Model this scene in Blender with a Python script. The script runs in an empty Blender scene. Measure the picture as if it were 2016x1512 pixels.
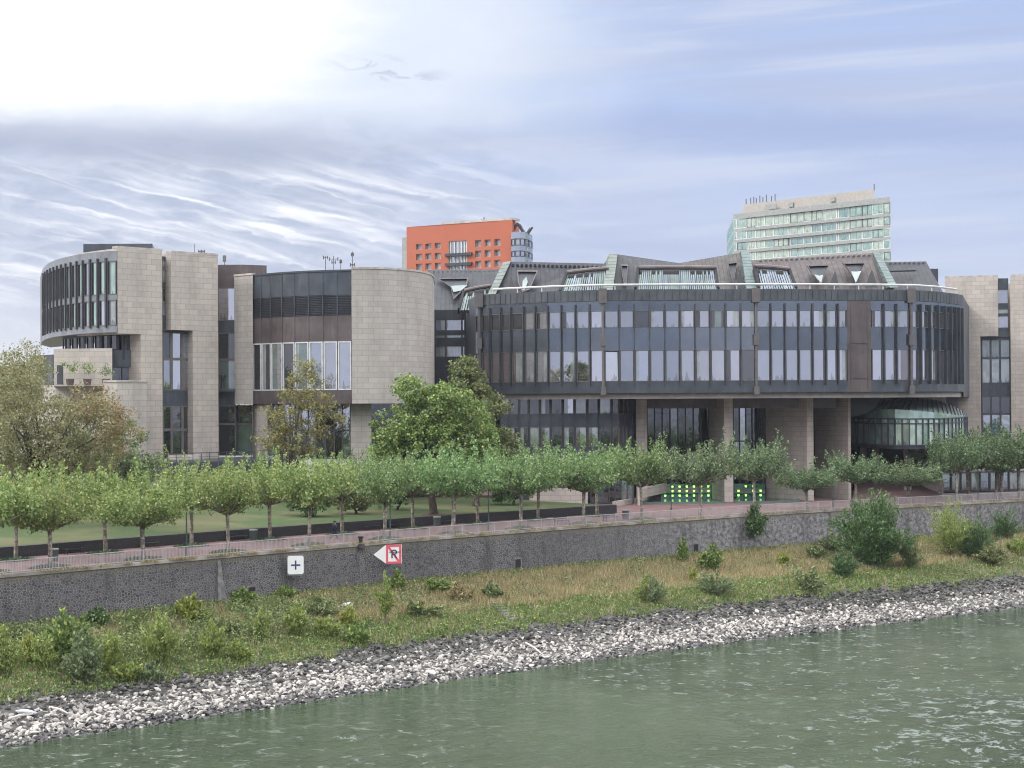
import bpy, math, random
from mathutils import Vector, Matrix, noise as mnoise
rnd = random.Random(11)
scene = bpy.context.scene
COL = scene.collection
R = math.radians

# ------------------------------------------------------------------ camera
F, CX, CY, HC = 3300.0, 1008.0, 756.0, 13.0
PITCH, ROLL = 29.0 / F, -0.0055
CAM = Matrix.Rotation(math.pi / 2 + PITCH, 3, 'X') @ Matrix.Rotation(ROLL, 3, 'Z')
cam = bpy.data.objects.new('camera', bpy.data.cameras.new('camera'))
COL.objects.link(cam)
cam.matrix_world = Matrix.Translation((0, 0, HC)) @ CAM.to_4x4()
cam.data.sensor_width = 36
cam.data.lens = 36 * F / 2016
cam.data.clip_start = 0.5
cam.data.clip_end = 12000
scene.camera = cam

def ray(px, py):
    return CAM @ Vector(((px - CX) / F, (CY - py) / F, -1))
def P(px, py, Y):                     # point seen at a place in the photo, at distance Y
    d = ray(px, py); k = Y / d.y
    return Vector((d.x * k, Y, HC + d.z * k))
def G(px, py, z=0.0):                 # point seen at a place in the photo, at height z
    d = ray(px, py); k = (z - HC) / d.z
    return Vector((d.x * k, d.y * k, z))
def XY(px, Y, py=785):
    p = P(px, py, Y); return Vector((p.x, p.y))
def Zof(px, py, Y):
    return P(px, py, Y).z

# ------------------------------------------------------------------ objects
ORG = {}
def link(o, parent=None):
    COL.objects.link(o)
    if parent is not None: o.parent = parent
    return o
def tag(o, label=None, cat=None, group=None, kind=None):
    if label: o['label'] = label
    if cat: o['category'] = cat
    if group: o['group'] = group
    if kind: o['kind'] = kind
    return o
def thing(name, loc, label, cat, group=None, rz=0.0):
    o = bpy.data.objects.new(name, None)
    o.empty_display_size = 0.3
    link(o); o.location = loc; o.rotation_euler.z = rz
    return tag(o, label, cat, group)
def root_of(o):
    while o.parent is not None: o = o.parent
    return o
def copy_tree(o, parent=None):
    c = o.copy(); COL.objects.link(c); c.parent = parent
    for ch in o.children: copy_tree(ch, c)
    return c

class MB:
    def __init__(s):
        s.v = []; s.f = []; s.m = []; s.uv = []
    def face(s, pts, m=0, uv=None):
        i = len(s.v); s.v.extend([tuple(p) for p in pts])
        s.f.append(tuple(range(i, i + len(pts)))); s.m.append(m); s.uv.append(uv)
    def mesh(s, verts, faces, m=0):
        i = len(s.v); s.v.extend([tuple(p) for p in verts])
        for f in faces:
            s.f.append(tuple(i + k for k in f)); s.m.append(m); s.uv.append(None)
    def strip(s, pts, z0, z1, m=0, u0=0.0):
        u = u0
        for a, b in zip(pts, pts[1:]):
            L = math.hypot(b[0] - a[0], b[1] - a[1])
            s.face([(a[0], a[1], z0), (b[0], b[1], z0), (b[0], b[1], z1), (a[0], a[1], z1)], m,
                   [(u, z0), (u + L, z0), (u + L, z1), (u, z1)])
            u += L
    def cap(s, pts, z, m=0):
        s.face([(p[0], p[1], z) for p in pts], m)
    def prism(s, pts, z0, z1, m=0, top=True, bottom=True):
        s.strip(list(pts) + [pts[0]], z0, z1, m)
        if top: s.cap(pts, z1, m)
        if bottom: s.cap(pts[::-1], z0, m)
    def slab(s, a, b, th, z0, z1, m=0):          # upright wall from a to b, thickness th going to the far side
        a = Vector(a[:2]); b = Vector(b[:2]); d = (b - a).normalized(); n = Vector((-d.y, d.x)) * th
        s.prism([a, b, b + n, a + n], z0, z1, m)
    def box(s, c, size, rz=0.0, m=0):
        x, y, z = [k / 2 for k in size]; ca, sa = math.cos(rz), math.sin(rz)
        q = [(c[0] + i * x * ca - j * y * sa, c[1] + i * x * sa + j * y * ca) for i, j in ((-1, -1), (1, -1), (1, 1), (-1, 1))]
        s.prism(q, c[2] - z, c[2] + z, m)
    def bar(s, a, b, w, h=None, m=0):            # rectangular bar between two points
        a = Vector(a); b = Vector(b); h = h or w; d = (b - a).normalized()
        up = Vector((0, 0, 1)) if abs(d.z) < .9 else Vector((0, 1, 0))
        x = d.cross(up).normalized() * w / 2; y = d.cross(x).normalized() * h / 2
        q = [-x - y, x - y, x + y, -x + y]
        s.mesh([a + k for k in q] + [b + k for k in q],
               [(0, 1, 2, 3), (7, 6, 5, 4), (0, 4, 5, 1), (1, 5, 6, 2), (2, 6, 7, 3), (3, 7, 4, 0)], m)
    def tube(s, pts, rad, n=6, m=0, caps=True):
        pts = [Vector(p) for p in pts]
        if not hasattr(rad, '__len__'): rad = [rad] * len(pts)
        vs = []; x = None
        for i, p in enumerate(pts):
            d = (pts[min(i + 1, len(pts) - 1)] - pts[max(i - 1, 0)]).normalized()
            if x is None: x = d.orthogonal().normalized()
            else: x = (x - d * x.dot(d)).normalized()
            y = d.cross(x)
            vs += [p + (x * math.cos(2 * math.pi * k / n) + y * math.sin(2 * math.pi * k / n)) * rad[i] for k in range(n)]
        fs = []
        for i in range(len(pts) - 1):
            for k in range(n):
                k2 = (k + 1) % n
                fs.append((i * n + k, i * n + k2, (i + 1) * n + k2, (i + 1) * n + k))
        if caps:
            fs.append(tuple(range(n))[::-1]); fs.append(tuple((len(pts) - 1) * n + k for k in range(n)))
        s.mesh(vs, fs, m)
    def build(s, name, mats, parent=None, smooth=False, loc=None):
        if not isinstance(mats, (list, tuple)): mats = [mats]
        org = Vector((0, 0, 0))
        if parent is not None: org = root_of(parent).location
        elif loc is not None: org = Vector(loc)
        me = bpy.data.meshes.new(name)
        me.from_pydata([(x - org.x, y - org.y, z - org.z) for x, y, z in s.v], [], s.f)
        for k in mats: me.materials.append(k)
        me.polygons.foreach_set('material_index', s.m)
        uvl = me.uv_layers.new(name='UVMap')
        buf = []
        for i, p in enumerate(me.polygons):
            if s.uv[i] is not None:
                for q in s.uv[i]: buf += [q[0], q[1]]
            else:
                n = p.normal
                if abs(n.z) > .75: 
                    for k in s.f[i]: buf += [s.v[k][0], s.v[k][1]]
                else:
                    t = Vector((-n.y, n.x, 0)).normalized()
                    for k in s.f[i]: buf += [t.x * s.v[k][0] + t.y * s.v[k][1], s.v[k][2]]
        uvl.data.foreach_set('uv', buf)
        if smooth: me.polygons.foreach_set('use_smooth', [True] * len(me.polygons))
        me.update()
        o = bpy.data.objects.new(name, me)
        link(o, parent)
        if parent is None and loc is not None: o.location = loc
        return o

# ------------------------------------------------------------------ materials
def _mat(name):
    m = bpy.data.materials.new(name); m.use_nodes = True
    nt = m.node_tree; nt.nodes.clear()
    return m, nt
class N:
    """small node helper"""
    def __init__(s, nt): s.nt = nt
    def n(s, typ, ins=None, **props):
        nd = s.nt.nodes.new(typ)
        for k, v in props.items(): setattr(nd, k, v)
        for k, v in (ins or {}).items():
            sock = nd.inputs[k]
            if isinstance(v, bpy.types.NodeSocket): s.nt.links.new(v, sock)
            elif isinstance(v, bpy.types.Node): s.nt.links.new(v.outputs[0], sock)
            else:
                if sock.type == 'RGBA' and len(v) == 3: v = (*v, 1)
                sock.default_value = v
        return nd
    def math(s, op, a, b=0.0, c=0.0, clamp=False):
        nd = s.nt.nodes.new('ShaderNodeMath'); nd.operation = op; nd.use_clamp = clamp
        for i, v in enumerate((a, b, c)):
            if isinstance(v, bpy.types.Node): v = v.outputs[0]
            if isinstance(v, bpy.types.NodeSocket): s.nt.links.new(v, nd.inputs[i])
            else: nd.inputs[i].default_value = v
        return nd.outputs[0]
    def mix(s, f, a, b, blend='MIX'):
        nd = s.nt.nodes.new('ShaderNodeMix'); nd.data_type = 'RGBA'; nd.blend_type = blend; nd.clamp_factor = True
        for i, v in ((0, f), (6, a), (7, b)):
            if isinstance(v, bpy.types.Node): v = v.outputs[0]
            if isinstance(v, bpy.types.NodeSocket): s.nt.links.new(v, nd.inputs[i])
            else: nd.inputs[i].default_value = (*v, 1) if hasattr(v, '__len__') and len(v) == 3 else v
        return nd.outputs[2]
    def step(s, x, a, b):                        # smooth 0..1 between a and b
        nd = s.n('ShaderNodeMapRange', {0: x, 1: a, 2: b, 3: 0.0, 4: 1.0}, interpolation_type='SMOOTHSTEP')
        return nd.outputs[0]
    def noise(s, vec, scale, detail=3.0, rough=.5, dist=0.0):
        ins = {'Scale': scale, 'Detail': detail, 'Roughness': rough, 'Distortion': dist}
        if vec is not None: ins['Vector'] = vec
        return s.n('ShaderNodeTexNoise', ins).outputs[0]
    def ramp(s, x, stops):
        nd = s.nt.nodes.new('ShaderNodeValToRGB'); e = nd.color_ramp.elements
        while len(e) < len(stops): e.new(.5)
        for k, (p, c) in zip(e, stops): k.position = p; k.color = (*c, 1)
        s.nt.links.new(x, nd.inputs[0]); return nd.outputs[0]
def principled(name, color, rough=.6, metal=0.0, spec=.5, var=.12, vscale=1.5, bump=0.0, bscale=20.0, extra=None, coords='Object'):
    m, nt = _mat(name); h = N(nt)
    out = h.n('ShaderNodeOutputMaterial')
    tc = h.n('ShaderNodeTexCoord')
    vec = tc.outputs[coords]
    nz = h.noise(vec, vscale, 4.0)
    f = h.step(nz, .3, .7)
    c = h.mix(f, [k * (1 - var) for k in color], [min(1, k * (1 + var)) for k in color])
    if extra: c = extra(h, tc, c)
    ins = {'Base Color': c, 'Roughness': rough, 'Metallic': metal, 'Specular IOR Level': spec}
    if bump:
        b = h.n('ShaderNodeBump', {'Strength': bump, 'Distance': .05, 'Height': h.noise(vec, bscale, 4.0)})
        ins['Normal'] = b.outputs[0]
    p = h.n('ShaderNodeBsdfPrincipled', ins)
    nt.links.new(p.outputs[0], out.inputs[0])
    return m
M = {}
def stone_mat(name, c1, c2, mortar, bw=1.25, rh=.62, ms=.028):
    def ex(h, tc, c):
        br = h.n('ShaderNodeTexBrick', {'Vector': tc.outputs['UV'], 'Color1': c1, 'Color2': c2, 'Mortar': mortar, 'Scale': 1.0,
                 'Mortar Size': ms, 'Mortar Smooth': .3, 'Bias': 0.0, 'Brick Width': bw, 'Row Height': rh}, offset=.5)
        mp = h.n('ShaderNodeMapping', {'Vector': tc.outputs['UV'], 'Scale': (.9, .22, 1)})
        st = h.step(h.noise(mp, .55, 6.0, .7), .42, .72)
        cc = h.mix(h.math('MULTIPLY', st, .62), br.outputs[0], (.21, .195, .19))
        fine = h.noise(tc.outputs['UV'], 9.0, 4.0)
        return h.mix(.35, cc, h.mix(fine, (.22, .2, .19), (.62, .56, .5)))
    return principled(name, (.3, .3, .3), .85, spec=.2, extra=ex)
M['stone'] = stone_mat('sandstone', (.53, .475, .425), (.40, .37, .345), (.24, .215, .20))
M['stone_grey'] = stone_mat('grey_sandstone', (.47, .44, .415), (.37, .345, .33), (.22, .205, .195))
M['stone_lightened'] = stone_mat('lightened_sandstone', (.62, .565, .535), (.52, .47, .445), (.25, .22, .21), 2.2, .8)  # sandstone lightened in its colour to offset the shade under the overhang
M['stone_cap'] = principled('stone_coping', (.42, .39, .36), .85, var=.2)
def metal(name, col, rough=.4, var=.18, streak=True, met=.3):
    def ex(h, tc, c):
        mp = h.n('ShaderNodeMapping', {'Vector': tc.outputs['UV'], 'Scale': (1.6, .18, 1)})
        st = h.step(h.noise(mp, 1.3, 4.0, .6), .5, .8)
        return h.mix(h.math('MULTIPLY', st, .4), c, [min(1, k * 1.9 + .015) for k in col])
    return principled(name, col, rough, met, .5, var, .6, extra=ex if streak else None)
M['dark_metal'] = metal('dark_bronze', (.066, .076, .094), .38)
M['fin'] = metal('fin_bronze', (.064, .07, .085), .45)
M['frame'] = principled('window_frame', (.115, .105, .105), .45)
M['brown'] = metal('brown_copper', (.105, .086, .088), .42)
M['brown_light'] = metal('brown_cladding', (.13, .098, .092), .5)
M['soffit'] = principled('soffit_panel', (.30, .27, .265), .7)
M['pav_roof'] = metal('pavilion_roof', (.26, .31, .31), .45)
M['cap_metal'] = metal('grey_cap_metal', (.20, .21, .235), .4)
M['louver'] = metal('louver_metal', (.05, .054, .066), .5)
M['white_metal'] = principled('white_metal', (.55, .56, .56), .4)
M['rail'] = principled('galvanised_rail', (.42, .39, .41), .5, .2)
M['roof_flat'] = principled('flat_roof', (.16, .165, .16), .9)
M['parapet'] = metal('parapet_lead', (.075, .083, .096), .5)
def seam(name, c1, c2, w=.62):
    def ex(h, tc, c):
        sx = h.n('ShaderNodeSeparateXYZ', {0: tc.outputs['UV']})
        fr = h.math('FRACT', h.math('DIVIDE', sx.outputs[0], w))
        line = h.math('LESS_THAN', fr, .16)
        return h.mix(line, c, [k * .45 for k in c1])
    return principled(name, c1, .5, .2, .5, .3, 1.2, extra=ex)
M['seam_dark'] = seam('seamed_roof_dark', (.03, .033, .043), None)
M['seam_brown'] = seam('seamed_roof_brown', (.068, .056, .058), None, .68)
M['seam_grey'] = seam('seamed_roof_grey', (.075, .07, .07), None, .5)
def verd(name, col):
    def ex(h, tc, c):
        sx = h.n('ShaderNodeSeparateXYZ', {0: tc.outputs['UV']})
        fr = h.math('FRACT', h.math('DIVIDE', sx.outputs[1], .72))
        return h.mix(h.math('LESS_THAN', fr, .17), c, [k * .4 for k in col])
    return principled(name, col, .6, 0, .4, .2, 1.2, extra=ex)
M['verdigris'] = verd('verdigris_copper', (.15, .178, .165))
M['verdigris_blue'] = verd('blue_verdigris_copper', (.118, .162, .162))
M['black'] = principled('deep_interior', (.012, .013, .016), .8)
M['interior'] = principled('interior_wall', (.05, .048, .05), .9)

def glass(name, inner, refl=.5, tint=(.86, .87, .93), var=.25, wob=.008, rough=.02, room=True):
    """window glass: a dim room (things on the sill, curtains' folds) behind a reflecting sheet; UV = metres along the pane, height above its sill"""
    m, nt = _mat(name); h = N(nt)
    out = h.n('ShaderNodeOutputMaterial'); tc = h.n('ShaderNodeTexCoord'); uv = tc.outputs['UV']
    oi = h.n('ShaderNodeObjectInfo')
    sx = h.n('ShaderNodeSeparateXYZ', {0: uv})
    col = h.mix(h.step(h.noise(uv, .6, 2.0), .3, .7), [k * (1 - var) for k in inner], [min(1, k * (1 + var)) for k in inner])
    fac = h.math('MULTIPLY_ADD', oi.outputs['Random'], .35 * refl, .78 * refl)
    if room:
        su = h.n('ShaderNodeCombineXYZ', {0: h.math('MULTIPLY', sx.outputs[0], 1.9), 1: h.math('MULTIPLY', oi.outputs['Random'], 40.0), 2: 0.0})
        hh = h.math('MULTIPLY', h.step(h.noise(su.outputs[0], 1.0, 1.2, .5), .45, .9), 1.6)
        sil = h.math('MULTIPLY', h.step(h.math('SUBTRACT', hh, sx.outputs[1]), 0.0, .25), .6)
        col = h.mix(sil, col, (.02, .026, .022))
        fac = h.math('MULTIPLY', fac, h.math('SUBTRACT', 1.0, h.math('MULTIPLY', sil, .55)))
        fold = h.math('MULTIPLY', h.step(h.noise(h.n('ShaderNodeMapping', {'Vector': uv, 'Scale': (5, .15, 1)}).outputs[0], 1.0, 2.0), .4, .65), .3)
        col = h.mix(fold, col, [k * .55 for k in inner])
    b = h.n('ShaderNodeBump', {'Strength': 1.0, 'Distance': wob, 'Height': h.noise(tc.outputs['Object'], .8, 1.0)})
    d = h.n('ShaderNodeBsdfDiffuse', {'Color': col})
    g = h.n('ShaderNodeBsdfGlossy', {'Color': tint, 'Roughness': rough, 'Normal': b.outputs[0]})
    ms = h.n('ShaderNodeMixShader', {0: fac, 1: d.outputs[0], 2: g.outputs[0]})
    nt.links.new(ms.outputs[0], out.inputs[0])
    return m
M['glass'] = glass('window_glass', (.075, .075, .085), .66, (.84, .87, .96))
M['glass_dark'] = glass('dark_window_glass', (.022, .025, .028), .17)
M['glass_curtain'] = glass('curtained_glass', (.26, .30, .29), .3)
M['glass_brown'] = glass('brown_window_glass', (.075, .05, .052), .3)
M['glass_spandrel'] = glass('spandrel_glass', (.033, .042, .056), .23, (.75, .83, .95), room=False)
M['glass_green'] = glass('green_glass', (.10, .15, .13), .25)
M['glass_blue'] = glass('blue_glass', (.08, .12, .2), .55)
M['glass_pale'] = glass('pale_green_glass', (.26, .38, .34), .3, (.8, .95, .9))
M['glass_pale2'] = glass('mid_green_glass', (.17, .28, .27), .3, (.8, .95, .92))
M['glass_pale3'] = glass('cream_green_glass', (.36, .45, .38), .3, (.9, .95, .88))
M['pav_glass'] = glass('pavilion_glass', (.50, .62, .56), .25, (.85, .95, .92))
M['pav_glass2'] = glass('pavilion_glass_dim', (.28, .40, .36), .25, (.85, .95, .92))
M['blind'] = glass('blind_behind_glass', (.50, .50, .52), .2)
M['sky_slat'] = glass('skylight_slat', (.14, .19, .18), .1, room=False)
M['sky_slat2'] = glass('skylight_slat_blue', (.17, .21, .25), .1, room=False)
# ------------------------------------------------------------------ sky, sun
SUN_EL, SUN_AZ = 38.0, -94.0            # degrees; azimuth from the view direction, negative to the left
def build_world():
    w = bpy.data.worlds.new('World'); scene.world = w; w.use_nodes = True
    nt = w.node_tree; nt.nodes.clear(); h = N(nt)
    out = h.n('ShaderNodeOutputWorld')
    sky = h.n('ShaderNodeTexSky', sky_type='NISHITA', sun_disc=False, sun_elevation=R(SUN_EL), sun_rotation=R(SUN_AZ), air_density=1.2, dust_density=2.0)
    bg1 = h.n('ShaderNodeBackground', {'Color': sky.outputs[0], 'Strength': .06})
    tc = h.n('ShaderNodeTexCoord')
    sx = h.n('ShaderNodeSeparateXYZ', {0: tc.outputs['Generated']})
    A = h.math('MULTIPLY', h.math('ARCTAN2', sx.outputs[0], sx.outputs[1]), 57.2958)
    E = h.math('MULTIPLY', h.math('ARCSINE', sx.outputs[2]), 57.2958)
    def vec(a, e): return h.n('ShaderNodeCombineXYZ', {0: a, 1: e, 2: 0.0}).outputs[0]
    n1 = h.noise(vec(h.math('MULTIPLY', A, .16), h.math('MULTIPLY', E, .45)), 1.0, 6.0, .58, .4)
    n2 = h.noise(vec(h.math('MULTIPLY', A, .05), h.math('MULTIPLY_ADD', A, .02, h.math('MULTIPLY', E, .55))), 1.0, 4.0, .5)
    n3 = h.noise(vec(h.math('MULTIPLY', A, .5), h.math('MULTIPLY', E, 1.3)), 1.0, 6.0, .62, .5)
    # clear and veiled blue of the right half
    t = h.step(E, -1, 14)
    base = h.mix(t, (.60, .65, .80), (.42, .54, .84))
    lav = h.mix(h.step(A, -16, 6), (.50, .55, .70), (.485, .55, .76))
    base = h.mix(h.step(n2, .38, .66), base, lav)
    n5 = h.noise(vec(h.math('MULTIPLY', A, .07), h.math('MULTIPLY_ADD', A, -.05, h.math('MULTIPLY', E, 1.1))), 1.0, 5.0, .55, .3)
    base = h.mix(h.math('MULTIPLY', h.step(n5, .48, .72), .75), base, (.63, .68, .83))
    base = h.mix(h.math('MULTIPLY', h.step(n5, .50, .28), .45), base, (.41, .48, .70))
    # blue band and light band of the right half
    q = h.math('MULTIPLY_ADD', A, .055, E)
    d1 = h.math('ABSOLUTE', h.math('SUBTRACT', h.math('MULTIPLY_ADD', h.math('SUBTRACT', n3, .5), .8, q), 9.5))
    b1 = h.math('MULTIPLY', h.math('SUBTRACT', 1.0, h.step(d1, .1, 1.1)), h.step(A, -2, 6))
    base = h.mix(h.math('MULTIPLY', b1, .7), base, (.375, .455, .72))
    d2 = h.math('ABSOLUTE', h.math('SUBTRACT', h.math('MULTIPLY_ADD', h.math('SUBTRACT', n3, .5), .9, q), 8.15))
    b2 = h.math('MULTIPLY', h.math('SUBTRACT', 1.0, h.step(d2, .05, .6)), h.math('MULTIPLY', h.step(A, -3, 2), h.math('SUBTRACT', 1.0, h.step(A, 5, 15))))
    base = h.mix(h.math('MULTIPLY', b2, .6), base, (.60, .66, .84))
    # grey rippled cloud of the left half
    left = h.math('SUBTRACT', 1.0, h.step(h.math('MULTIPLY_ADD', h.math('SUBTRACT', n1, .5), 8.0, A), -8, 5))
    grey = h.mix(h.step(n3, .35, .7), (.47, .525, .68), (.64, .69, .83))
    base = h.mix(h.math('MULTIPLY', left, .85), base, grey)
    qs = h.math('MULTIPLY_ADD', A, .23, h.math('MULTIPLY_ADD', h.math('SUBTRACT', n3, .5), .5, E))
    rip = h.noise(vec(h.math('MULTIPLY', A, .21), h.math('MULTIPLY', qs, 2.1)), 1.0, 4.0, .55, .5)
    rip = h.math('MULTIPLY_ADD', h.math('SUBTRACT', n1, .5), .35, rip)
    rm = h.math('MULTIPLY', h.step(rip, .44, .78), left)
    er = h.math('SUBTRACT', 1.0, h.step(h.math('ABSOLUTE', h.math('SUBTRACT', E, 5.6)), 1.2, 3.6))
    rm = h.math('MULTIPLY', rm, er)
    base = h.mix(h.math('MULTIPLY', rm, .95), base, (1.12, 1.12, 1.15))
    d3 = h.math('ABSOLUTE', h.math('SUBTRACT', h.math('MULTIPLY_ADD', h.math('SUBTRACT', n1, .5), 1.6, h.math('MULTIPLY_ADD', A, .03, E)), 8.2))
    b3 = h.math('MULTIPLY', h.math('SUBTRACT', 1.0, h.step(d3, .2, 1.0)), h.math('SUBTRACT', 1.0, h.step(A, -9, -2)))
    base = h.mix(h.math('MULTIPLY', b3, .75), base, (.43, .475, .62))
    # pale horizon at the far left
    hz = h.math('MULTIPLY', h.math('SUBTRACT', 1.0, h.step(E, 1.0, 5.0)), h.math('SUBTRACT', 1.0, h.step(A, -17, -7)))
    base = h.mix(h.math('MULTIPLY', hz, .8), base, (.80, .83, .92))
    # the white glow of the veiled sun, upper left
    gx = h.math('DIVIDE', h.math('ADD', A, 15.5), 11.0); gy = h.math('DIVIDE', h.math('SUBTRACT', E, 14.0), 4.7)
    dist = h.math('POWER', h.math('ADD', h.math('POWER', h.math('ABSOLUTE', gx), 2.6), h.math('POWER', h.math('ABSOLUTE', gy), 2.6)), .385)
    dist = h.math('MULTIPLY_ADD', h.math('SUBTRACT', n1, .5), .55, dist)
    dist = h.math('MULTIPLY_ADD', h.math('SUBTRACT', n3, .5), .22, dist)
    halo = h.math('SUBTRACT', 1.0, h.step(h.math('MULTIPLY_ADD', h.step(A, -11, -2), -.35, dist), .75, 1.75))
    base = h.mix(h.math('MULTIPLY', h.math('MULTIPLY', halo, h.step(E, 8.2, 10.2)), .75), base, (.86, .92, 1.02))
    glow = h.math('SUBTRACT', 1.0, h.step(dist, .60, 1.16))
    base = h.mix(glow, base, (1.2, 1.2, 1.2))
    # a small dark wisp crossing the edge of the glow
    wx = h.math('DIVIDE', h.math('ADD', A, 4.1), 2.6)
    wy = h.math('DIVIDE', h.math('SUBTRACT', h.math('MULTIPLY_ADD', A, .12, E), 10.6), .62)
    wd = h.math('SQRT', h.math('ADD', h.math('MULTIPLY', wx, wx), h.math('MULTIPLY', wy, wy)))
    wm = h.math('MULTIPLY', h.math('SUBTRACT', 1.0, h.step(wd, .3, 1.0)), h.step(h.noise(vec(h.math('MULTIPLY', A, .8), h.math('MULTIPLY', E, 2.4)), 1.0, 5.0, .65, .6), .48, .62))
    base = h.mix(h.math('MULTIPLY', wm, .65), base, (.50, .55, .72))
    # bright veil of cloud overhead and behind, brightened out of view to fill-light facades
    up = h.step(E, 15, 42)
    side = h.step(h.math('ABSOLUTE', A), 26, 80)
    hi = h.math('MAXIMUM', up, side)
    n4 = h.noise(tc.outputs['Generated'], 2.2, 5.0)
    fill_veil = h.mix(h.step(n4, .35, .65), (2.5, 2.52, 2.62), (3.3, 3.25, 3.24))
    low = h.math('SUBTRACT', 1.0, h.step(E, 8, 34))
    fill_veil = h.mix(h.math('MULTIPLY', low, 1.0), fill_veil, h.mix(h.step(h.noise(tc.outputs['Generated'], 5.0, 3.0, .5), .35, .65), (.50, .55, .69), (.76, .77, .88)))
    col = h.mix(hi, base, fill_veil)
    ground = h.step(E, -6, -.5)
    col = h.mix(ground, (.25, .27, .25), col)
    bg2 = h.n('ShaderNodeBackground', {'Color': col, 'Strength': .74})
    ms = h.n('ShaderNodeMixShader', {0: .9, 1: bg1.outputs[0], 2: bg2.outputs[0]})
    nt.links.new(ms.outputs[0], out.inputs[0])
build_world()
sun = bpy.data.lights.new('sun', 'SUN'); sun.energy = 1.5; sun.angle = R(10); sun.color = (1, .965, .91)
so = bpy.data.objects.new('sun', sun); COL.objects.link(so)
sd = Vector((math.sin(R(SUN_AZ)) * math.cos(R(SUN_EL)), math.cos(R(SUN_AZ)) * math.cos(R(SUN_EL)), math.sin(R(SUN_EL))))
so.rotation_euler = sd.to_track_quat('Z', 'Y').to_euler()
so.location = (-40, 60, 90)
vs = scene.view_settings
vs.view_transform = 'Standard'; vs.look = 'None'; vs.exposure = 0.6; vs.gamma = 1; vs.use_curve_mapping = False
scene.cycles.max_bounces = 5
scene.cycles.filter_width = 1.1
scene.cycles.diffuse_bounces = 3
scene.cycles.glossy_bounces = 2
scene.cycles.transmission_bounces = 2
scene.cycles.transparent_max_bounces = 4
scene.cycles.caustics_reflective = False
scene.cycles.use_denoising = True
# ------------------------------------------------------------------ quay line, bank, water
WATER = -8.4
WB = -3.75                                             # foot of the quay wall
pxs = [0, 500, 1000, 1500, 2016]
QP = [G(x, y, 0).xy for x, y in zip(pxs, (1133, 1089, 1047.5, 1012, 984))]
WP = [G(x, y, WATER).xy for x, y in zip(pxs, (1474, 1400, 1326, 1260, 1199))]
def extend(p, a, b):
    return [p[0] + (p[0] - p[1]).normalized() * a] + p + [p[-1] + (p[-1] - p[-2]).normalized() * b]
QE = extend(QP, 60, 120); WE = extend(WP, 60, 120)
def catmull(p, u):
    i = min(int(u), len(p) - 2); t = u - i
    p0 = p[max(i - 1, 0)]; p1 = p[i]; p2 = p[i + 1]; p3 = p[min(i + 2, len(p) - 1)]
    return .5 * ((2 * p1) + (p2 - p0) * t + (2 * p0 - 5 * p1 + 4 * p2 - p3) * t * t + (3 * p1 - p0 - 3 * p2 + p3) * t ** 3)
def quay(u): return catmull(QE, u)                      # u = 1..5 inside the frame
def shore(u): return catmull(WE, u)
def qn(u):                                              # landward normal
    d = (quay(min(u + .02, 6)) - quay(max(u - .02, 0))).normalized()
    return Vector((-d.y, d.x))
def land(u, off):
    return quay(u) + qn(u) * off
def u_at(px, py=None, off=0.0):                         # u whose offset point shows at column px
    lo, hi = 0.2, 5.9
    for _ in range(40):
        m = (lo + hi) / 2; q = land(m, off)
        if CX + F * q.x / q.y < px: lo = m
        else: hi = m
    return (lo + hi) / 2
def bank_z(u, t):
    z = WB + (-6.05 - WB) * min(t / .55, 1) if t < .55 else -6.05 + (WATER - .15 + 6.05) * (t - .55) / .45
    q = quay(u)
    if 0 < t < 1: z += .22 * mnoise.noise((u * 9, t * 6, 3.3)) * min(1, t * 6) * min(1, (1 - t) * 8)
    return z
def B(u, t):
    a = quay(u) - qn(u) * .3; b = shore(u); p = a + (b - a) * t
    return Vector((p.x, p.y, bank_z(u, t)))
def bank_at(px, py):                                    # bank point that shows at a place in the photo
    best = None
    for i in range(0, 60):
        t = i / 59
        u = 3.0
        lo, hi = .1, 5.95
        for _ in range(24):
            m = (lo + hi) / 2; p = B(m, t)
            if CX + F * p.x / p.y < px: lo = m
            else: hi = m
        p = B(lo, t)
        y = 785 - .0055 * (px - CX) + F * (HC - p.z) / p.y
        if best is None or abs(y - py) < best[0]: best = (abs(y - py), p, lo, t)
    return best[1]

US = [i * .05 for i in range(0, 121)]
# ground: one sheet from the quay to the horizon
m = MB()
for a, b in zip(US, US[1:]):
    p, q = quay(a), quay(b)
    fa, fb = Vector((p.x * 16 - 600, 5000)), Vector((q.x * 16 - 600, 5000))
    m.face([(p.x, p.y, -.06), (q.x, q.y, -.06), (fb.x, fb.y, -.06), (fa.x, fa.y, -.06)])
p0 = quay(0); m.face([(p0.x, p0.y, -.06), (p0.x * 16 - 600, 5000, -.06), (-5000, 5000, -.06), (-5000, p0.y - 300, -.06), (p0.x - 40, p0.y - 43, -.06)])
p1 = quay(6); m.face([(p1.x, p1.y, -.06), (p1.x + 400, p1.y + 200, -.06), (5000, p1.y, -.06), (5000, 5000, -.06), (p1.x * 16 - 600, 5000, -.06)])
M['ground'] = principled('ground_paving', (.13, .135, .105), .95, var=.3, vscale=.05)
tag(m.build('ground', M['ground']), kind='structure')

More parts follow.
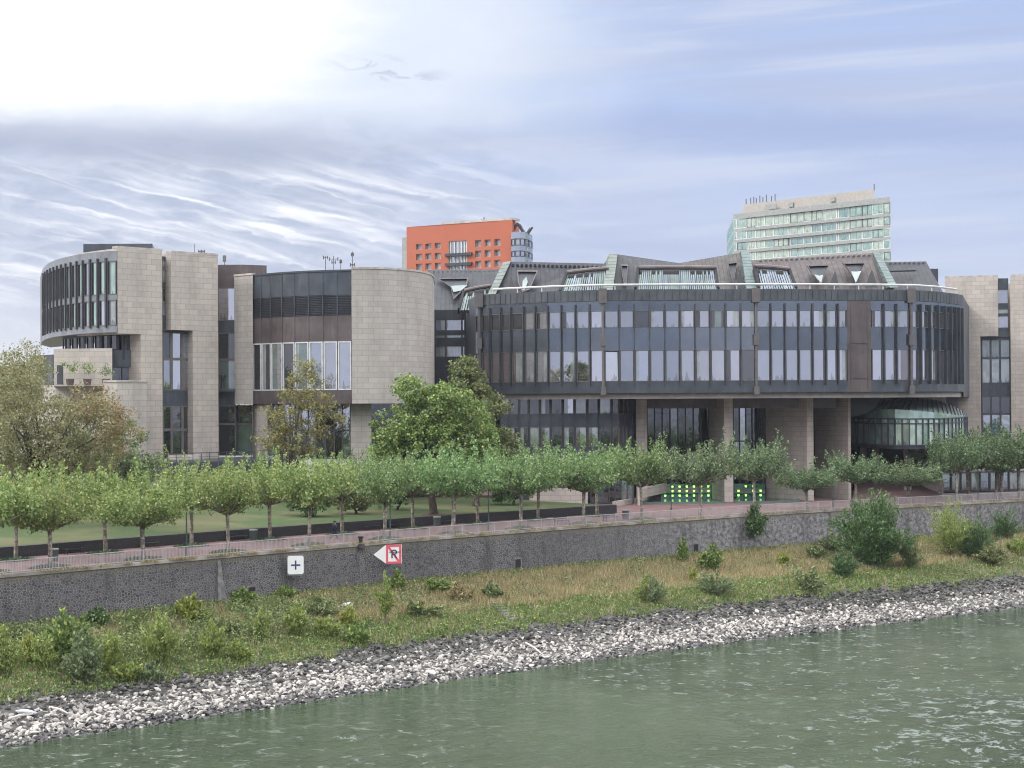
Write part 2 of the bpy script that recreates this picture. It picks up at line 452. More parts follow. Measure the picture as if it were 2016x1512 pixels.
def paving(h, tc, c):
    n = h.noise(tc.outputs['Object'], .35, 5.0, .65)
    c = h.mix(h.step(n, .35, .7), (.21, .125, .125), (.28, .18, .175))
    br = h.n('ShaderNodeTexBrick', {'Vector': tc.outputs['UV'], 'Color1': (1, 1, 1), 'Color2': (.86, .86, .86), 'Mortar': (.6, .6, .6), 'Scale': 1.0, 'Mortar Size': .015, 'Brick Width': .6, 'Row Height': .3})
    st = h.step(h.noise(tc.outputs['Object'], 1.7, 5.0, .7), .55, .75)
    c = h.mix(h.math('MULTIPLY', st, .25), c, (.14, .11, .11))
    return h.mix(.6, c, br.outputs[0], 'MULTIPLY')
M['paving'] = principled('red_paving', (.33, .2, .2), .85, extra=paving)
m = MB()
for a, b in zip(US, US[1:]):
    p, q, r, s = quay(a), quay(b), land(b, 12.2), land(a, 12.2)
    m.face([(p.x, p.y, 0), (q.x, q.y, 0), (r.x, r.y, 0), (s.x, s.y, 0)])
tag(m.build('promenade', M['paving']), kind='structure')
UW = u_at(1214, off=12)                                  # where the lawn and its low wall end
m = MB()
ue = [UW + (6 - UW) * i / 40 for i in range(41)]
for a, b in zip(ue, ue[1:]):
    p, q, r, s = land(a, 12.2), land(b, 12.2), land(b, 60), land(a, 60)
    m.face([(p.x, p.y, -.012), (q.x, q.y, -.012), (r.x, r.y, -.012), (s.x, s.y, -.012)])
tag(m.build('plaza', M['paving']), kind='structure')

# lawn behind the low wall
def lawn_z(u, k):
    back = 2.7 - 2.0 * max(0, min(1, (u - 2.0) / (UW - 2.0)))
    return .82 + (back - .82) * k ** 1.1 + .06 * mnoise.noise((u * 4, k * 5, 0))
def lawn_pt(u, k):
    p = land(u, 12.75 + k * 27.0)
    return Vector((p.x, p.y, lawn_z(u, k)))
ug = [.2 + (UW - .2) * i / 60 for i in range(61)]
m = MB()
for a, b in zip(ug, ug[1:]):
    for j in range(12):
        m.face([lawn_pt(a, j / 12), lawn_pt(b, j / 12), lawn_pt(b, (j + 1) / 12), lawn_pt(a, (j + 1) / 12)])
def lawn_c(h, tc, c):
    n = h.noise(tc.outputs['Object'], .12, 5.0, .6); n2 = h.noise(tc.outputs['Object'], 1.4, 6.0, .75)
    c = h.mix(h.step(n, .42, .62), (.045, .08, .022), (.13, .12, .06))
    return h.mix(h.math('MULTIPLY', n2, .7), c, (.05, .085, .022))
M['lawn'] = principled('lawn_grass', (.08, .13, .03), .95, extra=lawn_c, bump=.6, bscale=6)
tag(m.build('lawn', M['lawn'], smooth=True), kind='structure')

# bank
def bank_c(h, tc, c):
    n = h.noise(tc.outputs['Object'], .3, 5.0, .65); n2 = h.noise(tc.outputs['Object'], 2.5, 5.0, .7)
    c = h.mix(h.step(n, .38, .62), (.075, .075, .04), (.15, .12, .075))
    return h.mix(h.math('MULTIPLY', n2, .7), c, (.05, .05, .028))
M['bank'] = principled('bank_soil', (.1, .1, .05), .95, extra=bank_c, bump=1.0, bscale=4)
M['shingle'] = principled('wet_shingle', (.055, .052, .05), .7, bump=1.0, bscale=6, var=.4)
m = MB()
ub = [.1 + 5.8 * i / 150 for i in range(151)]
ts = [0, .06, .12, .18, .24, .3, .36, .42, .48, .54, .6, .66, .72, .78, .84, .9, .96, 1.0, 1.12, 1.4]
for a, b in zip(ub, ub[1:]):
    for t0, t1 in zip(ts, ts[1:]):
        m.face([B(a, t0), B(a, t1), B(b, t1), B(b, t0)], 1 if t0 > .57 else 0)
tag(m.build('riverbank', [M['bank'], M['shingle']], smooth=True), kind='structure')

# water
def water_mat():
    m_, nt = _mat('river_water'); h = N(nt)
    out = h.n('ShaderNodeOutputMaterial'); tc = h.n('ShaderNodeTexCoord')
    mp = h.n('ShaderNodeMapping', {'Vector': tc.outputs['Object'], 'Rotation': (0, 0, R(-40)), 'Scale': (1, 1.15, 1)})
    v = mp.outputs[0]
    big = h.noise(v, .028, 3.0, .5, .5)
    a = h.noise(v, .42, 4.0, .6, .7); b = h.noise(v, 1.5, 5.0, .7, .6); c = h.noise(v, .12, 3.0, .5, .9)
    sxw = h.n('ShaderNodeSeparateXYZ', {0: tc.outputs['Object']})
    ruffled = h.math('MULTIPLY', h.step(sxw.outputs[0], 13, 30), h.math('SUBTRACT', 1.0, h.step(sxw.outputs[1], 112, 132)))  # choppier water at the near right, where more glints are painted
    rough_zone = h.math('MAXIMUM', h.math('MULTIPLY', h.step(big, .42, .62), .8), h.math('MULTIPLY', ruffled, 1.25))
    rg = h.math('POWER', h.math('SUBTRACT', 1.0, h.math('ABSOLUTE', h.math('MULTIPLY_ADD', h.noise(v, .34, 4.0, .62, 1.0), 2.0, -1.0))), 5.0)
    hgt = h.math('ADD', h.math('MULTIPLY', h.math('MULTIPLY', rg, .55), h.math('MULTIPLY_ADD', rough_zone, .8, .25)), h.math('MULTIPLY', c, 1.0))
    hgt = h.math('ADD', hgt, h.math('ADD', h.math('MULTIPLY', a, h.math('MULTIPLY_ADD', rough_zone, .9, .42)), h.math('MULTIPLY', b, h.math('MULTIPLY_ADD', rough_zone, .42, .2))))
    bump = h.n('ShaderNodeBump', {'Strength': 1.0, 'Distance': .8, 'Height': hgt})
    col = h.mix(h.step(h.noise(v, .06, 4.0), .3, .7), (.029, .052, .020), (.040, .066, .029))
    fn = h.n('ShaderNodeTexNoise', {'Vector': v, 'Scale': .8, 'Detail': 6.0, 'Roughness': .7, 'Distortion': .6}).outputs[0]
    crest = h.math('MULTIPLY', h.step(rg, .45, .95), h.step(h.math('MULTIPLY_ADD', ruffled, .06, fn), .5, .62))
    foam_glint = h.math('MULTIPLY', crest, h.math('MULTIPLY_ADD', rough_zone, .6, .12))
    col = h.mix(foam_glint, col, (.36, .41, .395))  # white specks and sky glints on the crests, painted into the colour
    p = h.n('ShaderNodeBsdfPrincipled', {'Base Color': col, 'Roughness': h.math('MULTIPLY_ADD', foam_glint, .5, .07), 'IOR': 1.33, 'Specular IOR Level': .27, 'Normal': bump.outputs[0]})
    nt.links.new(p.outputs[0], out.inputs[0])
    return m_
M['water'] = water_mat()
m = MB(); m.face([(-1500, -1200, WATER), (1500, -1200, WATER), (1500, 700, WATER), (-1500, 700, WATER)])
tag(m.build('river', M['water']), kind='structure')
# river bed under the water
m = MB(); m.face([(-1500, -1200, -12), (1500, -1200, -12), (1500, 500, -12), (-1500, 500, -12)])
tag(m.build('riverbed', M['shingle']), kind='structure')

# ------------------------------------------------------------------ quay wall
def wall_c(h, tc, c):
    uv = tc.outputs['UV']
    nz = h.n('ShaderNodeTexNoise', {'Vector': uv, 'Scale': 3.0, 'Detail': 2.0})
    wv = h.n('ShaderNodeVectorMath', {0: nz.outputs['Color'], 1: (.16, .16, 0)}, operation='MULTIPLY')
    wv = h.n('ShaderNodeVectorMath', {0: wv.outputs[0], 1: uv}, operation='ADD')
    mp = h.n('ShaderNodeMapping', {'Vector': wv.outputs[0], 'Scale': (1.0, 1.25, 1)})
    vo = h.n('ShaderNodeTexVoronoi', {'Vector': mp.outputs[0], 'Scale': 3.8}, feature='DISTANCE_TO_EDGE', voronoi_dimensions='2D')
    vc = h.n('ShaderNodeTexVoronoi', {'Vector': mp.outputs[0], 'Scale': 3.8}, voronoi_dimensions='2D')
    joint = h.math('SUBTRACT', 1.0, h.step(vo.outputs[0], .02, .09))
    sxc = h.n('ShaderNodeSeparateColor', {0: vc.outputs['Color']})
    sc = h.mix(sxc.outputs[0], (.036, .036, .041), (.10, .097, .102))
    big = h.noise(uv, .11, 5.0, .6)
    jc = h.mix(h.step(big, .4, .62), (.265, .25, .245), (.155, .148, .148))
    c = h.mix(joint, sc, jc)
    sx = h.n('ShaderNodeSeparateXYZ', {0: uv})
    lite = h.step(h.math('MULTIPLY_ADD', h.math('SUBTRACT', big, .5), 40.0, sx.outputs[0]), 118, 150)
    c = h.mix(h.math('MULTIPLY', lite, .55), c, h.mix(h.step(h.noise(uv, 2.2, 5.0, .75), .35, .68), (.055, .055, .062), (.42, .41, .41)))
    moss = h.math('MULTIPLY', h.step(h.math('MULTIPLY_ADD', h.noise(uv, .9, 4.0, .7), 1.4, sx.outputs[1]), -.15, .75), .6)
    damp = h.math('MULTIPLY', h.step(h.noise(h.n('ShaderNodeMapping', {'Vector': uv, 'Scale': (.5, .07, 1)}).outputs[0], 1.0, 5.0, .65), .5, .66), .65)
    c = h.mix(damp, c, (.035, .036, .04))
    return h.mix(moss, c, (.155, .135, .085))
M['basalt'] = principled('basalt_masonry', (.1, .1, .1), .9, extra=wall_c, coords='UV', bump=.5, bscale=5)
root = thing('quay_wall', (*quay(2.5), WB), 'long dark basalt masonry quay wall rising above the overgrown river bank', 'wall')
m = MB(); uacc = 0
for a, b in zip(US, US[1:]):
    p, q = quay(a), quay(b); na, nb = -qn(a), -qn(b); L = (q - p).length
    m.face([(p.x + na.x * .55, p.y + na.y * .55, WB - .8), (q.x + nb.x * .55, q.y + nb.y * .55, WB - .8), (q.x + nb.x * .2, q.y + nb.y * .2, -.06), (p.x + na.x * .2, p.y + na.y * .2, -.06)],
           0, [(uacc, WB - .8), (uacc + L, WB - .8), (uacc + L, 0), (uacc, 0)])
    uacc += L
m.build('wall_face', M['basalt'], root)
m = MB()
M['coping'] = principled('coping_stone', (.27, .25, .225), .9, var=.35, vscale=.6, bump=.6, bscale=3)
for a, b in zip(US, US[1:]):
    p, q = land(a, -.3), land(b, -.3); r, s = land(b, .35), land(a, .35)
    z = .09
    m.face([(p.x, p.y, z), (q.x, q.y, z), (r.x, r.y, z), (s.x, s.y, z)])
    m.face([(p.x, p.y, -.16), (q.x, q.y, -.16), (q.x, q.y, z), (p.x, p.y, z)])
    m.face([(s.x, s.y, -.02), (r.x, r.y, -.02), (r.x, r.y, z), (s.x, s.y, z)][::-1])
    m.face([(p.x, p.y, -.16), (s.x, s.y, -.16), (r.x, r.y, -.16), (q.x, q.y, -.16)])
m.build('coping', M['coping'], root)
def on_wall(px, z):                                      # point on the wall face
    u = u_at(px, off=-.35); n = -qn(u); f = .2 + .35 * (-z / -(WB - .8) if z < 0 else 0)
    q = quay(u) + n * f
    return Vector((q.x, q.y, z)), n
for px, za, zb, w, mt, nm in ((430, WB - .3, -.35, .42, 'stone_cap', 'buttress'),):
    p, n = on_wall(px, zb); p2, _ = on_wall(px, za); t = Vector((-n.y, n.x))
    m = MB()
    a = [p.xy - t * w * .35, p.xy + t * w * .35, p.xy + t * w * .35 + n * .14, p.xy - t * w * .35 + n * .14]
    b = [p2.xy - t * w, p2.xy + t * w, p2.xy + t * w + n * .3, p2.xy - t * w + n * .3]
    vs_ = [(*k, za) for k in b] + [(*k, zb) for k in a]
    m.mesh(vs_, [(0, 1, 5, 4), (1, 2, 6, 5), (2, 3, 7, 6), (3, 0, 4, 7), (4, 5, 6, 7)])
    M['buttress'] = principled('buttress_concrete', (.15, .145, .145), .9, var=.3, vscale=2.5)
    m.build(nm, M['buttress'], root)
for px, py in ((492, 1163), (1016, 1110), (1366, 1082)):  # dark drain openings
    z = HC - (py - 787) * 3300 / 3300 / 3300 * quay(u_at(px)).y
    p, n = on_wall(px, z); t = Vector((-n.y, n.x)); m = MB()
    for (i0, i1, j0, j1) in ((-.5, -.36, -.5, .55), (.36, .5, -.5, .55), (-.36, .36, .42, .55)):
        q = [p.xy + t * i0 - n * .05, p.xy + t * i1 - n * .05, p.xy + t * i1 + n * .07, p.xy + t * i0 + n * .07]
        m.prism(q, p.z + j0, p.z + j1, 0)
    q = [p.xy + t * -.36 - n * .05, p.xy + t * .36 - n * .05, p.xy + t * .36 + n * .03, p.xy + t * -.36 + n * .03]
    m.prism(q, p.z - .5, p.z + .42, 1)
    m.build('drain_opening', [M['buttress'], M['black']], root)

# ------------------------------------------------------------------ railing on the quay
root = thing('quay_railing', (*quay(2.5), 0), 'long grey metal railing with thin upright bars along the quay edge', 'railing')
arc = []; uu = .1
while uu < 5.9:
    arc.append(uu); q = quay(uu); d = (quay(uu + .01) - q).length / .01
    uu += 2.05 / d
lo_, mid_, pk_ = MB(), MB(), MB()
vis_posts = 0
for i, (a, b) in enumerate(zip(arc, arc[1:])):
    p, q = land(a, .12), land(b, .12)
    lo_.bar((*p, .2), (*q, .2), .05); mid_.bar((*p, 1.02), (*q, 1.02), .07, .06)
    c = CX + F * p.x / p.y
    if -80 < c < 2100:
        w = MB(); w.bar((*p, .0), (*p, 1.05), .07); w.build('post', M['rail'], root); vis_posts += 1
    for k in range(1, 15):
        s = p + (q - p) * k / 15
        pk_.bar((*s, .2), (*s, 1.0), .036)
mid_.build('handrail', M['rail'], root); lo_.build('bottom_rail', M['rail'], root)
tag(pk_.build('baluster', M['rail'], root), kind='stuff')

# ------------------------------------------------------------------ low dark wall in front of the lawn
def low_c(h, tc, c):
    mp = h.n('ShaderNodeMapping', {'Vector': tc.outputs['UV'], 'Scale': (1, 1.3, 1)})
    vo = h.n('ShaderNodeTexVoronoi', {'Vector': mp.outputs[0], 'Scale': 3.8}, feature='DISTANCE_TO_EDGE', voronoi_dimensions='2D')
    return h.mix(h.step(vo.outputs[0], .02, .1), (.03, .03, .034), h.mix(h.noise(tc.outputs['UV'], 3.0, 3.0), (.035, .035, .042), (.085, .082, .092)))
M['low_wall'] = principled('dark_rubble', (.05, .05, .055), .9, extra=low_c)
m = MB(); ul = [.15 + (UW - .15) * i / 90 for i in range(91)]; uacc = 0
for a, b in zip(ul, ul[1:]):
    p, q, r, s = land(a, 12.1), land(b, 12.1), land(b, 12.75), land(a, 12.75); L = (q - p).length
    m.face([(*p, -.05), (*q, -.05), (*q, .93), (*p, .93)], 0, [(uacc, 0), (uacc + L, 0), (uacc + L, .95), (uacc, .95)])
    m.face([(*p, .93), (*q, .93), (*r, .93), (*s, .93)], 0, [(uacc, 0), (uacc + L, 0), (uacc + L, .6), (uacc, .6)])
    uacc += L
p, s = land(UW, 12.1), land(UW, 12.75); m.face([(*p, -.05), (*s, -.05), (*s, .93), (*p, .93)])
tag(m.build('low_wall', M['low_wall'], loc=(*land(2.5, 12.1), 0)), 'low dark rubble retaining wall between the red promenade and the lawn', 'wall')
# ------------------------------------------------------------------ building helpers
def outn(a, b):
    d = (b - a).normalized(); return Vector((d.y, -d.x))
def window(parent, a, b, z0, z1, gl, frame='frame', fw=.09, inset=.08, label=None, mull=0, trans=(), name='window', tilt=0.0):
    n = outn(a, b); d = (b - a).normalized(); L = (b - a).length
    m = MB()
    def mem(u0, u1, za, zb, pr=.035):
        p, q = a + d * u0, a + d * u1
        m.prism([p + n * pr, q + n * pr, q - n * .12, p - n * .12], za, zb)
    mem(0, fw, z0, z1); mem(L - fw, L, z0, z1); mem(fw, L - fw, z0, z0 + fw); mem(fw, L - fw, z1 - fw, z1)
    for k in range(mull):
        c = L * (k + 1) / (mull + 1); mem(c - .035, c + .035, z0 + fw, z1 - fw, .02)
    for zt in trans: mem(fw, L - fw, zt - .04, zt + .04, .015)
    w = m.build(name, M[frame], parent)
    g = MB(); p, q = a + d * fw - n * inset, b - d * fw - n * inset
    p2 = p + n * tilt * -1; q2 = q + n * tilt * -1
    if isinstance(gl, str): gl = [(1.0, gl)]
    s0 = 0
    for i, (s1, _) in enumerate(gl):
        A_, B_ = p + (q - p) * s0, p + (q - p) * s1; C_, D_ = p2 + (q2 - p2) * s0, p2 + (q2 - p2) * s1
        u0, u1 = s0 * L + (a.x * 7.3) % 50, s1 * L + (a.x * 7.3) % 50
        g.face([(*A_, z0 + fw), (*B_, z0 + fw), (*D_, z1 - fw), (*C_, z1 - fw)], i, [(u0, 0), (u1, 0), (u1, z1 - z0), (u0, z1 - z0)])
        s0 = s1
    g.build('pane', [M[k] for _, k in gl], w)
    if label: w['label'] = label
    return w
def rpane(r, light=.5):
    x = r.random()
    if x < .64: return 'glass'
    if x < .76: return [(.45 + r.random() * .2, 'glass'), (1, 'glass_curtain')]
    if x < .88: return [(.2 + r.random() * .3, 'glass_curtain'), (1, 'glass')]
    if x < .94: return 'glass_dark'
    return [(.3, 'glass_dark'), (1, 'glass')]
def interp(tab, x):
    for (a, u), (b, v) in zip(tab, tab[1:]):
        if a <= x <= b: return u + (v - u) * (x - a) / (b - a)
    return tab[0][1] if x < tab[0][0] else tab[-1][1]
def fin(parent, p, n, z0, z1, w=.14, dep=.36, mat='fin', name='mullion'):
    t = Vector((-n.y, n.x)) * w / 2
    m = MB(); q = [p - t + n * dep, p + t + n * dep, p + t - n * .02, p - t - n * .02]
    m.prism(q, z0, z1); return m.build(name, M[mat], parent)

# ------------------------------------------------------------------ round parliament building
DEP = [(930, 1.075), (935, 1.058), (947, 1.041), (1000, 1.028), (1080, 1.013), (1183, 1.0), (1335, 1.0), (1486, 1.002), (1600, 1.005),
       (1668, 1.010), (1715, 1.010), (1800, 1.017), (1850, 1.035), (1886, 1.06), (1898, 1.075)]
def RP(px, off=0.0):
    return XY(px, 203 * interp(DEP, px) + off)
rot = thing('parliament_building', (29, 235, 0), 'wide dark bronze round parliament building with two rows of office windows above stone fins', 'building')
bl = [937, 948, 966, 987, 1007, 1032, 1055, 1080, 1106, 1134, 1162, 1190]
bm_ = [1190 + 29.9 * k for k in range(11)]
br_ = [1489, 1518, 1546, 1573, 1600, 1626, 1650, 1669]
bp_ = [1669, 1716]
bq_ = [1716, 1740, 1765, 1792]
bs_ = [1792, 1811, 1829, 1845, 1859, 1870, 1879, 1886, 1892, 1897]
segs = [bl, bm_, br_, bq_, bs_]
allpx = bl + bm_[1:] + br_ + bp_[1:] + bq_[1:] + bs_[1:]
zP, zPb, zU1, zU0, zL1, zL0, zB, zS = 26.15, 24.75, 23.6, 21.5, 18.8, 15.0, 13.6, 12.9
outer = [RP(x) for x in allpx]
back = [Vector((72, 262)), Vector((50, 285)), Vector((10, 285)), Vector((-12, 258)), Vector((-6.2, 226))]
plan = outer + back
# parapet
m = MB(); m.strip(outer, zPb, zP); m.strip([outer[-1]] + back + [outer[0]], zS, zP)
inn = [p + Vector((0, 1.0)) for p in outer]
m.strip(inn[::-1], zP - .9, zP)
for a, b, c, d in zip(outer, outer[1:], inn[1:], inn): m.face([(*a, zP), (*b, zP), (*c, zP), (*d, zP)])
m.build('parapet', M['parapet'], rot)
pl = MB()
for k in range(len(outer) - 1):
    a, b = outer[k], outer[k + 1]; n = outn(a, b)
    L = (b - a).length; c = max(1, round(L / .95))
    for j in range(c):
        p = a + (b - a) * ((j + .06) / c); q = a + (b - a) * ((j + .94) / c)
        pl.prism([p + n * .06, q + n * .06, q + n * .002, p + n * .002], zPb + .07, zP - .1)
pl.build('parapet_cladding', M['parapet'], rot)
m = MB(); m.cap(plan, zP - .5); m.build('roof_deck', M['roof_flat'], rot)
m = MB(); m.cap(plan[::-1], zB - .02)
ins = [p + Vector((0, .7)) for p in outer]
m.strip(ins, zS, zB - .02); m.cap((ins + back)[::-1], zS + .02)
m.build('soffit', M['soffit'], rot)
wr = random.Random(5)
for seg in segs:
    pts = [RP(x) for x in seg]
    for za, zb, mi in ((zU1, zPb, 'glass_spandrel'), (zL1, zU0, 'glass_spandrel'), (zB, zL0, 'dark_metal')):
        sp = MB(); sp.strip(pts, za, zb); sp.build('spandrel', M[mi], rot)
    for k, (a, b) in enumerate(zip(pts, pts[1:])):
        n = outn(a, b); d = (b - a).normalized()
        p, q = a + d * .1, b - d * .1
        px = seg[k]
        if px < 1020: u_, l_ = 'glass_dark', ('glass_brown' if px < 1005 else [(.3, 'glass_brown'), (1, 'glass_curtain')])
        elif px > 1795: u_, l_ = rpane(wr), rpane(wr)
        else: u_, l_ = rpane(wr), rpane(wr)
        if 1024 < px < 1050 or 1110 < px < 1130: u_ = 'glass'
        if seg is bm_ and k == 7: u_ = [(.25, 'glass_dark'), (.8, 'glass_green'), (1, 'glass_dark')]
        tl = .35 if (seg is bm_ and k == 0) else 0
        if seg is bq_ and k == 2: l_ = [(.3, 'glass'), (1, 'glass_brown')]
        window(rot, p, q, zU0, zU1, u_, label='open window beside a dark pane' if (seg is bm_ and k == 7) else None)
        window(rot, p, q, zL0, zL1, l_, label='window tilted open at its top' if tl else None, tilt=tl)
        if k > 0:
            fin(rot, a, (outn(pts[k - 1], a) + n).normalized(), zL0 - .45, zPb - .35, dep=.3 if seg in (bl, bm_) else .42)
m = MB(); a, b = RP(1669), RP(1716); m.strip([a, b], zB, zPb)
n = outn(a, b)
for f in (.15, .85): m.bar((*(a + (b - a) * f + n * .03), zB + .2), (*(a + (b - a) * f + n * .03), zPb - .1), .06)
for z in (19.6, 15.3): m.bar((*(a + (b - a) * .12 + n * .03), z), (*(a + (b - a) * .88 + n * .03), z), .1)
m.build('service_panel', M['brown'], rot)
for px in (948, 1190, 1489, 1792):                       # rainwater pipes with hoppers
    p = RP(px); n = Vector((-(p.x - 29), -(p.y - 235) )); n = Vector((p.x - 29, p.y - 235)).normalized()
    if n.y > -.3: n = Vector((n.x, -.6)).normalized()
    c = p + n * .28; m = MB()
    m.tube([(*c, zB - .1), (*c, zPb + .2)], .17, 8)
    m.box((*c, zP - .75), (.95, .75, 1.75)); m.box((*c, 20.0), (.62, .5, 1.35)); m.box((*c, zB + .25), (.62, .5, 1.0))
    m.build('rainwater_pipe', M['frame'], rot)
# roof edge handrail
m = MB(); rp = [RP(x, .6) for x in range(972, 1884, 12)] + [RP(1884, .6)]
pts = [(*p, zP + .62) for p in rp]
m.tube(pts, .13, 6); m.build('roof_rail', M['white_metal'], rot)
for k in range(0, len(rp), 4):
    w = MB(); w.tube([(*rp[k], zP - .5), (*rp[k], zP + .6)], .075, 5); w.build('roof_rail_post', M['white_metal'], rot)

# ---- folded metal roofs: front face given by photo points at a near foot and a far ridge
def roofpart(name, pts, mat, depth=10.0, parent=rot, drop=None):
    """pts: (px, py, Y) around the front face; extruded straight back"""
    f = [P(*q) for q in pts]; b = [q + Vector((0, depth, 0)) for q in f]
    m = MB(); nrm = (f[1] - f[0]).cross(f[2] - f[0])
    m.face(f, 0); m.face(b[::-1], 0)
    k = len(f)
    for i in range(k): m.face([f[i], b[i], b[(i + 1) % k], f[(i + 1) % k]], 0)
    return m.build(name, M[mat], parent)
def studs(name, a, b, n, mat='seam_dark', size=.34, parent=rot):
    a = P(*a); b = P(*b); m = MB()
    for i in range(n):
        c = a + (b - a) * ((i + .5) / n)
        m.tube([c + Vector((0, -.10, 0)), c + Vector((0, .1, 0))], [size * .5, size * .62], 8)
    return m.build(name, M[mat], parent)
roofpart('roof_panel', [(966, 590, 214), (1196, 590, 211), (1196, 519, 219), (1004, 515, 220)], 'seam_dark', 14)
roofpart('roof_edge_strip', [(960, 580, 213.2), (975, 580, 213.2), (1006, 514, 219.6), (990, 516, 219.6)], 'verdigris', 8)
studs('roof_studs', (1006, 521, 219.2), (1196, 526, 218.2), 22)
roofpart('roof_panel', [(1188, 590, 208), (1345, 590, 208), (1345, 519, 216), (1215, 500.5, 216), (1202, 500.5, 216)], 'seam_dark', 16)
roofpart('roof_edge_strip', [(1186, 575, 207.2), (1206, 575, 207.2), (1216, 499.5, 215.6), (1200, 499.5, 215.6)], 'verdigris', 6)
roofpart('roof_panel', [(1325, 590, 208.4), (1492, 590, 208.4), (1464, 496.5, 216.4), (1462, 496.5, 216.4), (1325, 520, 216.4)], 'seam_grey', 16)
roofpart('roof_edge_strip', [(1470, 568, 207.6), (1490, 568, 207.6), (1475, 495, 216), (1459, 495, 216)], 'verdigris_blue', 6)
roofpart('roof_panel', [(1478, 590, 210), (1772, 590, 210), (1722, 498.5, 219), (1478, 512, 219)], 'seam_brown', 16)
roofpart('roof_edge_strip', [(1752, 566, 209.4), (1768, 566, 209.4), (1732, 497.5, 218.8), (1719, 497.5, 218.8)], 'verdigris_blue', 8)
studs('roof_studs', (1492, 515.5, 218.6), (1716, 503.5, 218.4), 22, 'brown', .4)
roofpart('roof_panel', [(1740, 590, 222), (1862, 585, 222), (1823, 514.5, 230), (1740, 516, 230)], 'seam_dark', 12)
studs('roof_studs', (1748, 519.5, 229.6), (1822, 518.5, 229.6), 8, 'parapet', .45)
roofpart('roof_box', [(1832, 556, 236), (1847, 556, 236), (1847, 529, 236), (1832, 529, 236)], 'dark_metal', 4)
roofpart('roof_edge_strip', [(1744, 536, 226.4), (1803, 534, 226.4), (1803, 531.5, 226.4), (1744, 533.5, 226.4)], 'black', .3)
# dormer recesses: inverted trapezoid with a pale lining, and dark triangular vents
def dormer(pts, lining, pane):
    m = MB(); f = [P(*q) for q in pts]
    m.face(f, 0); k = len(f); o = Vector((0, -.45, 0)); g = [q + o for q in f]
    cen = sum(g, Vector()) / k
    for i in range(k):
        j = (i + 1) % k; a, b = g[i], g[j]; ai, bi = a + (cen - a) * .12, b + (cen - b) * .12
        m.face([a, b, bi, ai], 1); m.face([f[i], f[j], b, a], 1); m.face([ai, bi, f[j] + (cen - o - f[j]) * .12, f[i] + (cen - o - f[i]) * .12], 1)
    d = m.build('dormer', [M['louver'], M[lining]], rot)
    if pane:
        q = MB(); q.face([P(*k_) + Vector((0, -.25, 0)) for k_ in pane], 0); q.build('pane', M['glass_green'], d)
    return d
dormer([(1616, 560, 211.5), (1598, 540, 213.2), (1588, 523, 215), (1632, 521.5, 215), (1622, 543, 213)], 'seam_brown', [(1615, 561, 211.2), (1603, 540.5, 213), (1613, 543, 213), (1620, 541, 213)])
dormer([(1685, 557, 211.7), (1668, 530, 214), (1658, 518.5, 215.3), (1703, 517, 215.3), (1690, 545, 213)], 'seam_brown', [(1684, 557, 211.3), (1675, 534.5, 213.5), (1685, 535, 213.5), (1695, 533.5, 213.5)])
dormer([(1028, 575, 213.2), (1020, 557, 214.8), (1018, 532.5, 217.2), (1059, 533, 217), (1043, 570, 213.6)], 'brown', [(1028, 570, 213.4), (1029, 553, 215), (1036, 545, 215.8), (1039, 555, 214.9), (1033, 571, 213.2)])
dormer([(1228, 560, 209.8), (1225, 545, 211.3), (1222, 521, 213.7), (1236, 521.5, 213.7), (1233, 558, 210)], 'brown', None)
dormer([(1443, 559, 210.3), (1437, 540, 212), (1433, 518, 214.2), (1451, 516, 214.2), (1445, 559, 210.3)][:4], 'seam_grey', None)
for (x0, x1, xt, y0, yt, Y0, Y1) in ((1630, 1652, 1644, 566, 533, 210.2, 213.8), (1702, 1728, 1716, 566, 530, 210, 213.6), (1211, 1224, 1217, 572, 534, 207.6, 211.8),
                                     (1449, 1464, 1457, 572, 528, 208.2, 212.8), (1000, 1014, 1006, 568, 543, 213.2, 216)):
    m = MB(); f = [P(x0, y0, Y0), P(x1, y0, Y0), P(xt, yt, Y1)]; o = Vector((0, -.22, 0)); g = [q + o for q in f]
    m.face(g, 0)
    for i in range(3): m.face([f[i], f[(i + 1) % 3], g[(i + 1) % 3], g[i]], 1)
    m.build('roof_vent', [M['black'], M['seam_brown']], rot)
# skylights: curved hood over a row of glass slats
def skylight(xa, xb, xa2, xb2, yt, yb, Y, n, yta=None, ytb=None, hood=True, mats=('sky_slat', 'sky_slat2')):
    yta = yt if yta is None else yta; ytb = yt if ytb is None else ytb
    A, B_, C, D = P(xa, yb, Y), P(xb, yb, Y), P(xb2, ytb, Y + 3.2), P(xa2, yta, Y + 3.2)
    m = MB(); o = Vector((0, .7, 0))
    m.face([A + o, B_ + o, C + o, D + o], 0)
    for a, b in ((A, D), (B_, C)): m.bar(a + Vector((0, .2, .0)), b + Vector((0, .2, 0)), .34, .9)
    m.bar(A + Vector((0, .2, -.1)), B_ + Vector((0, .2, -.1)), .3)
    s = m.build('skylight', M['black'], rot); r_ = random.Random(int(xa))
    sl = MB()
    for i in range(n):
        f = (i + .5) / n; p = A + (B_ - A) * f; q = D + (C - D) * f
        q = p + (q - p) * (.98 if r_.random() < .55 else .72)
        sl.bar(p, q, (B_ - A).length / n * (.5 + .3 * r_.random()), .25, 0 if r_.random() < .6 else 1)
    sl.build('slats', [M[mats[0]], M[mats[1]]], s)
    if hood:
        h = MB(); k = 14
        pts = [D + (C - D) * (i / k) + Vector((0, -.2, .22 + .05 * math.sin(math.pi * i / k))) for i in range(k + 1)]
        h.tube(pts, .28, 8); h.build('hood', M['brown'], s)
skylight(1103, 1196, 1117, 1196, 536, 577, 209.2, 20, 540, 532)
skylight(1252, 1414, 1257, 1408, 531, 571, 206.2, 40)
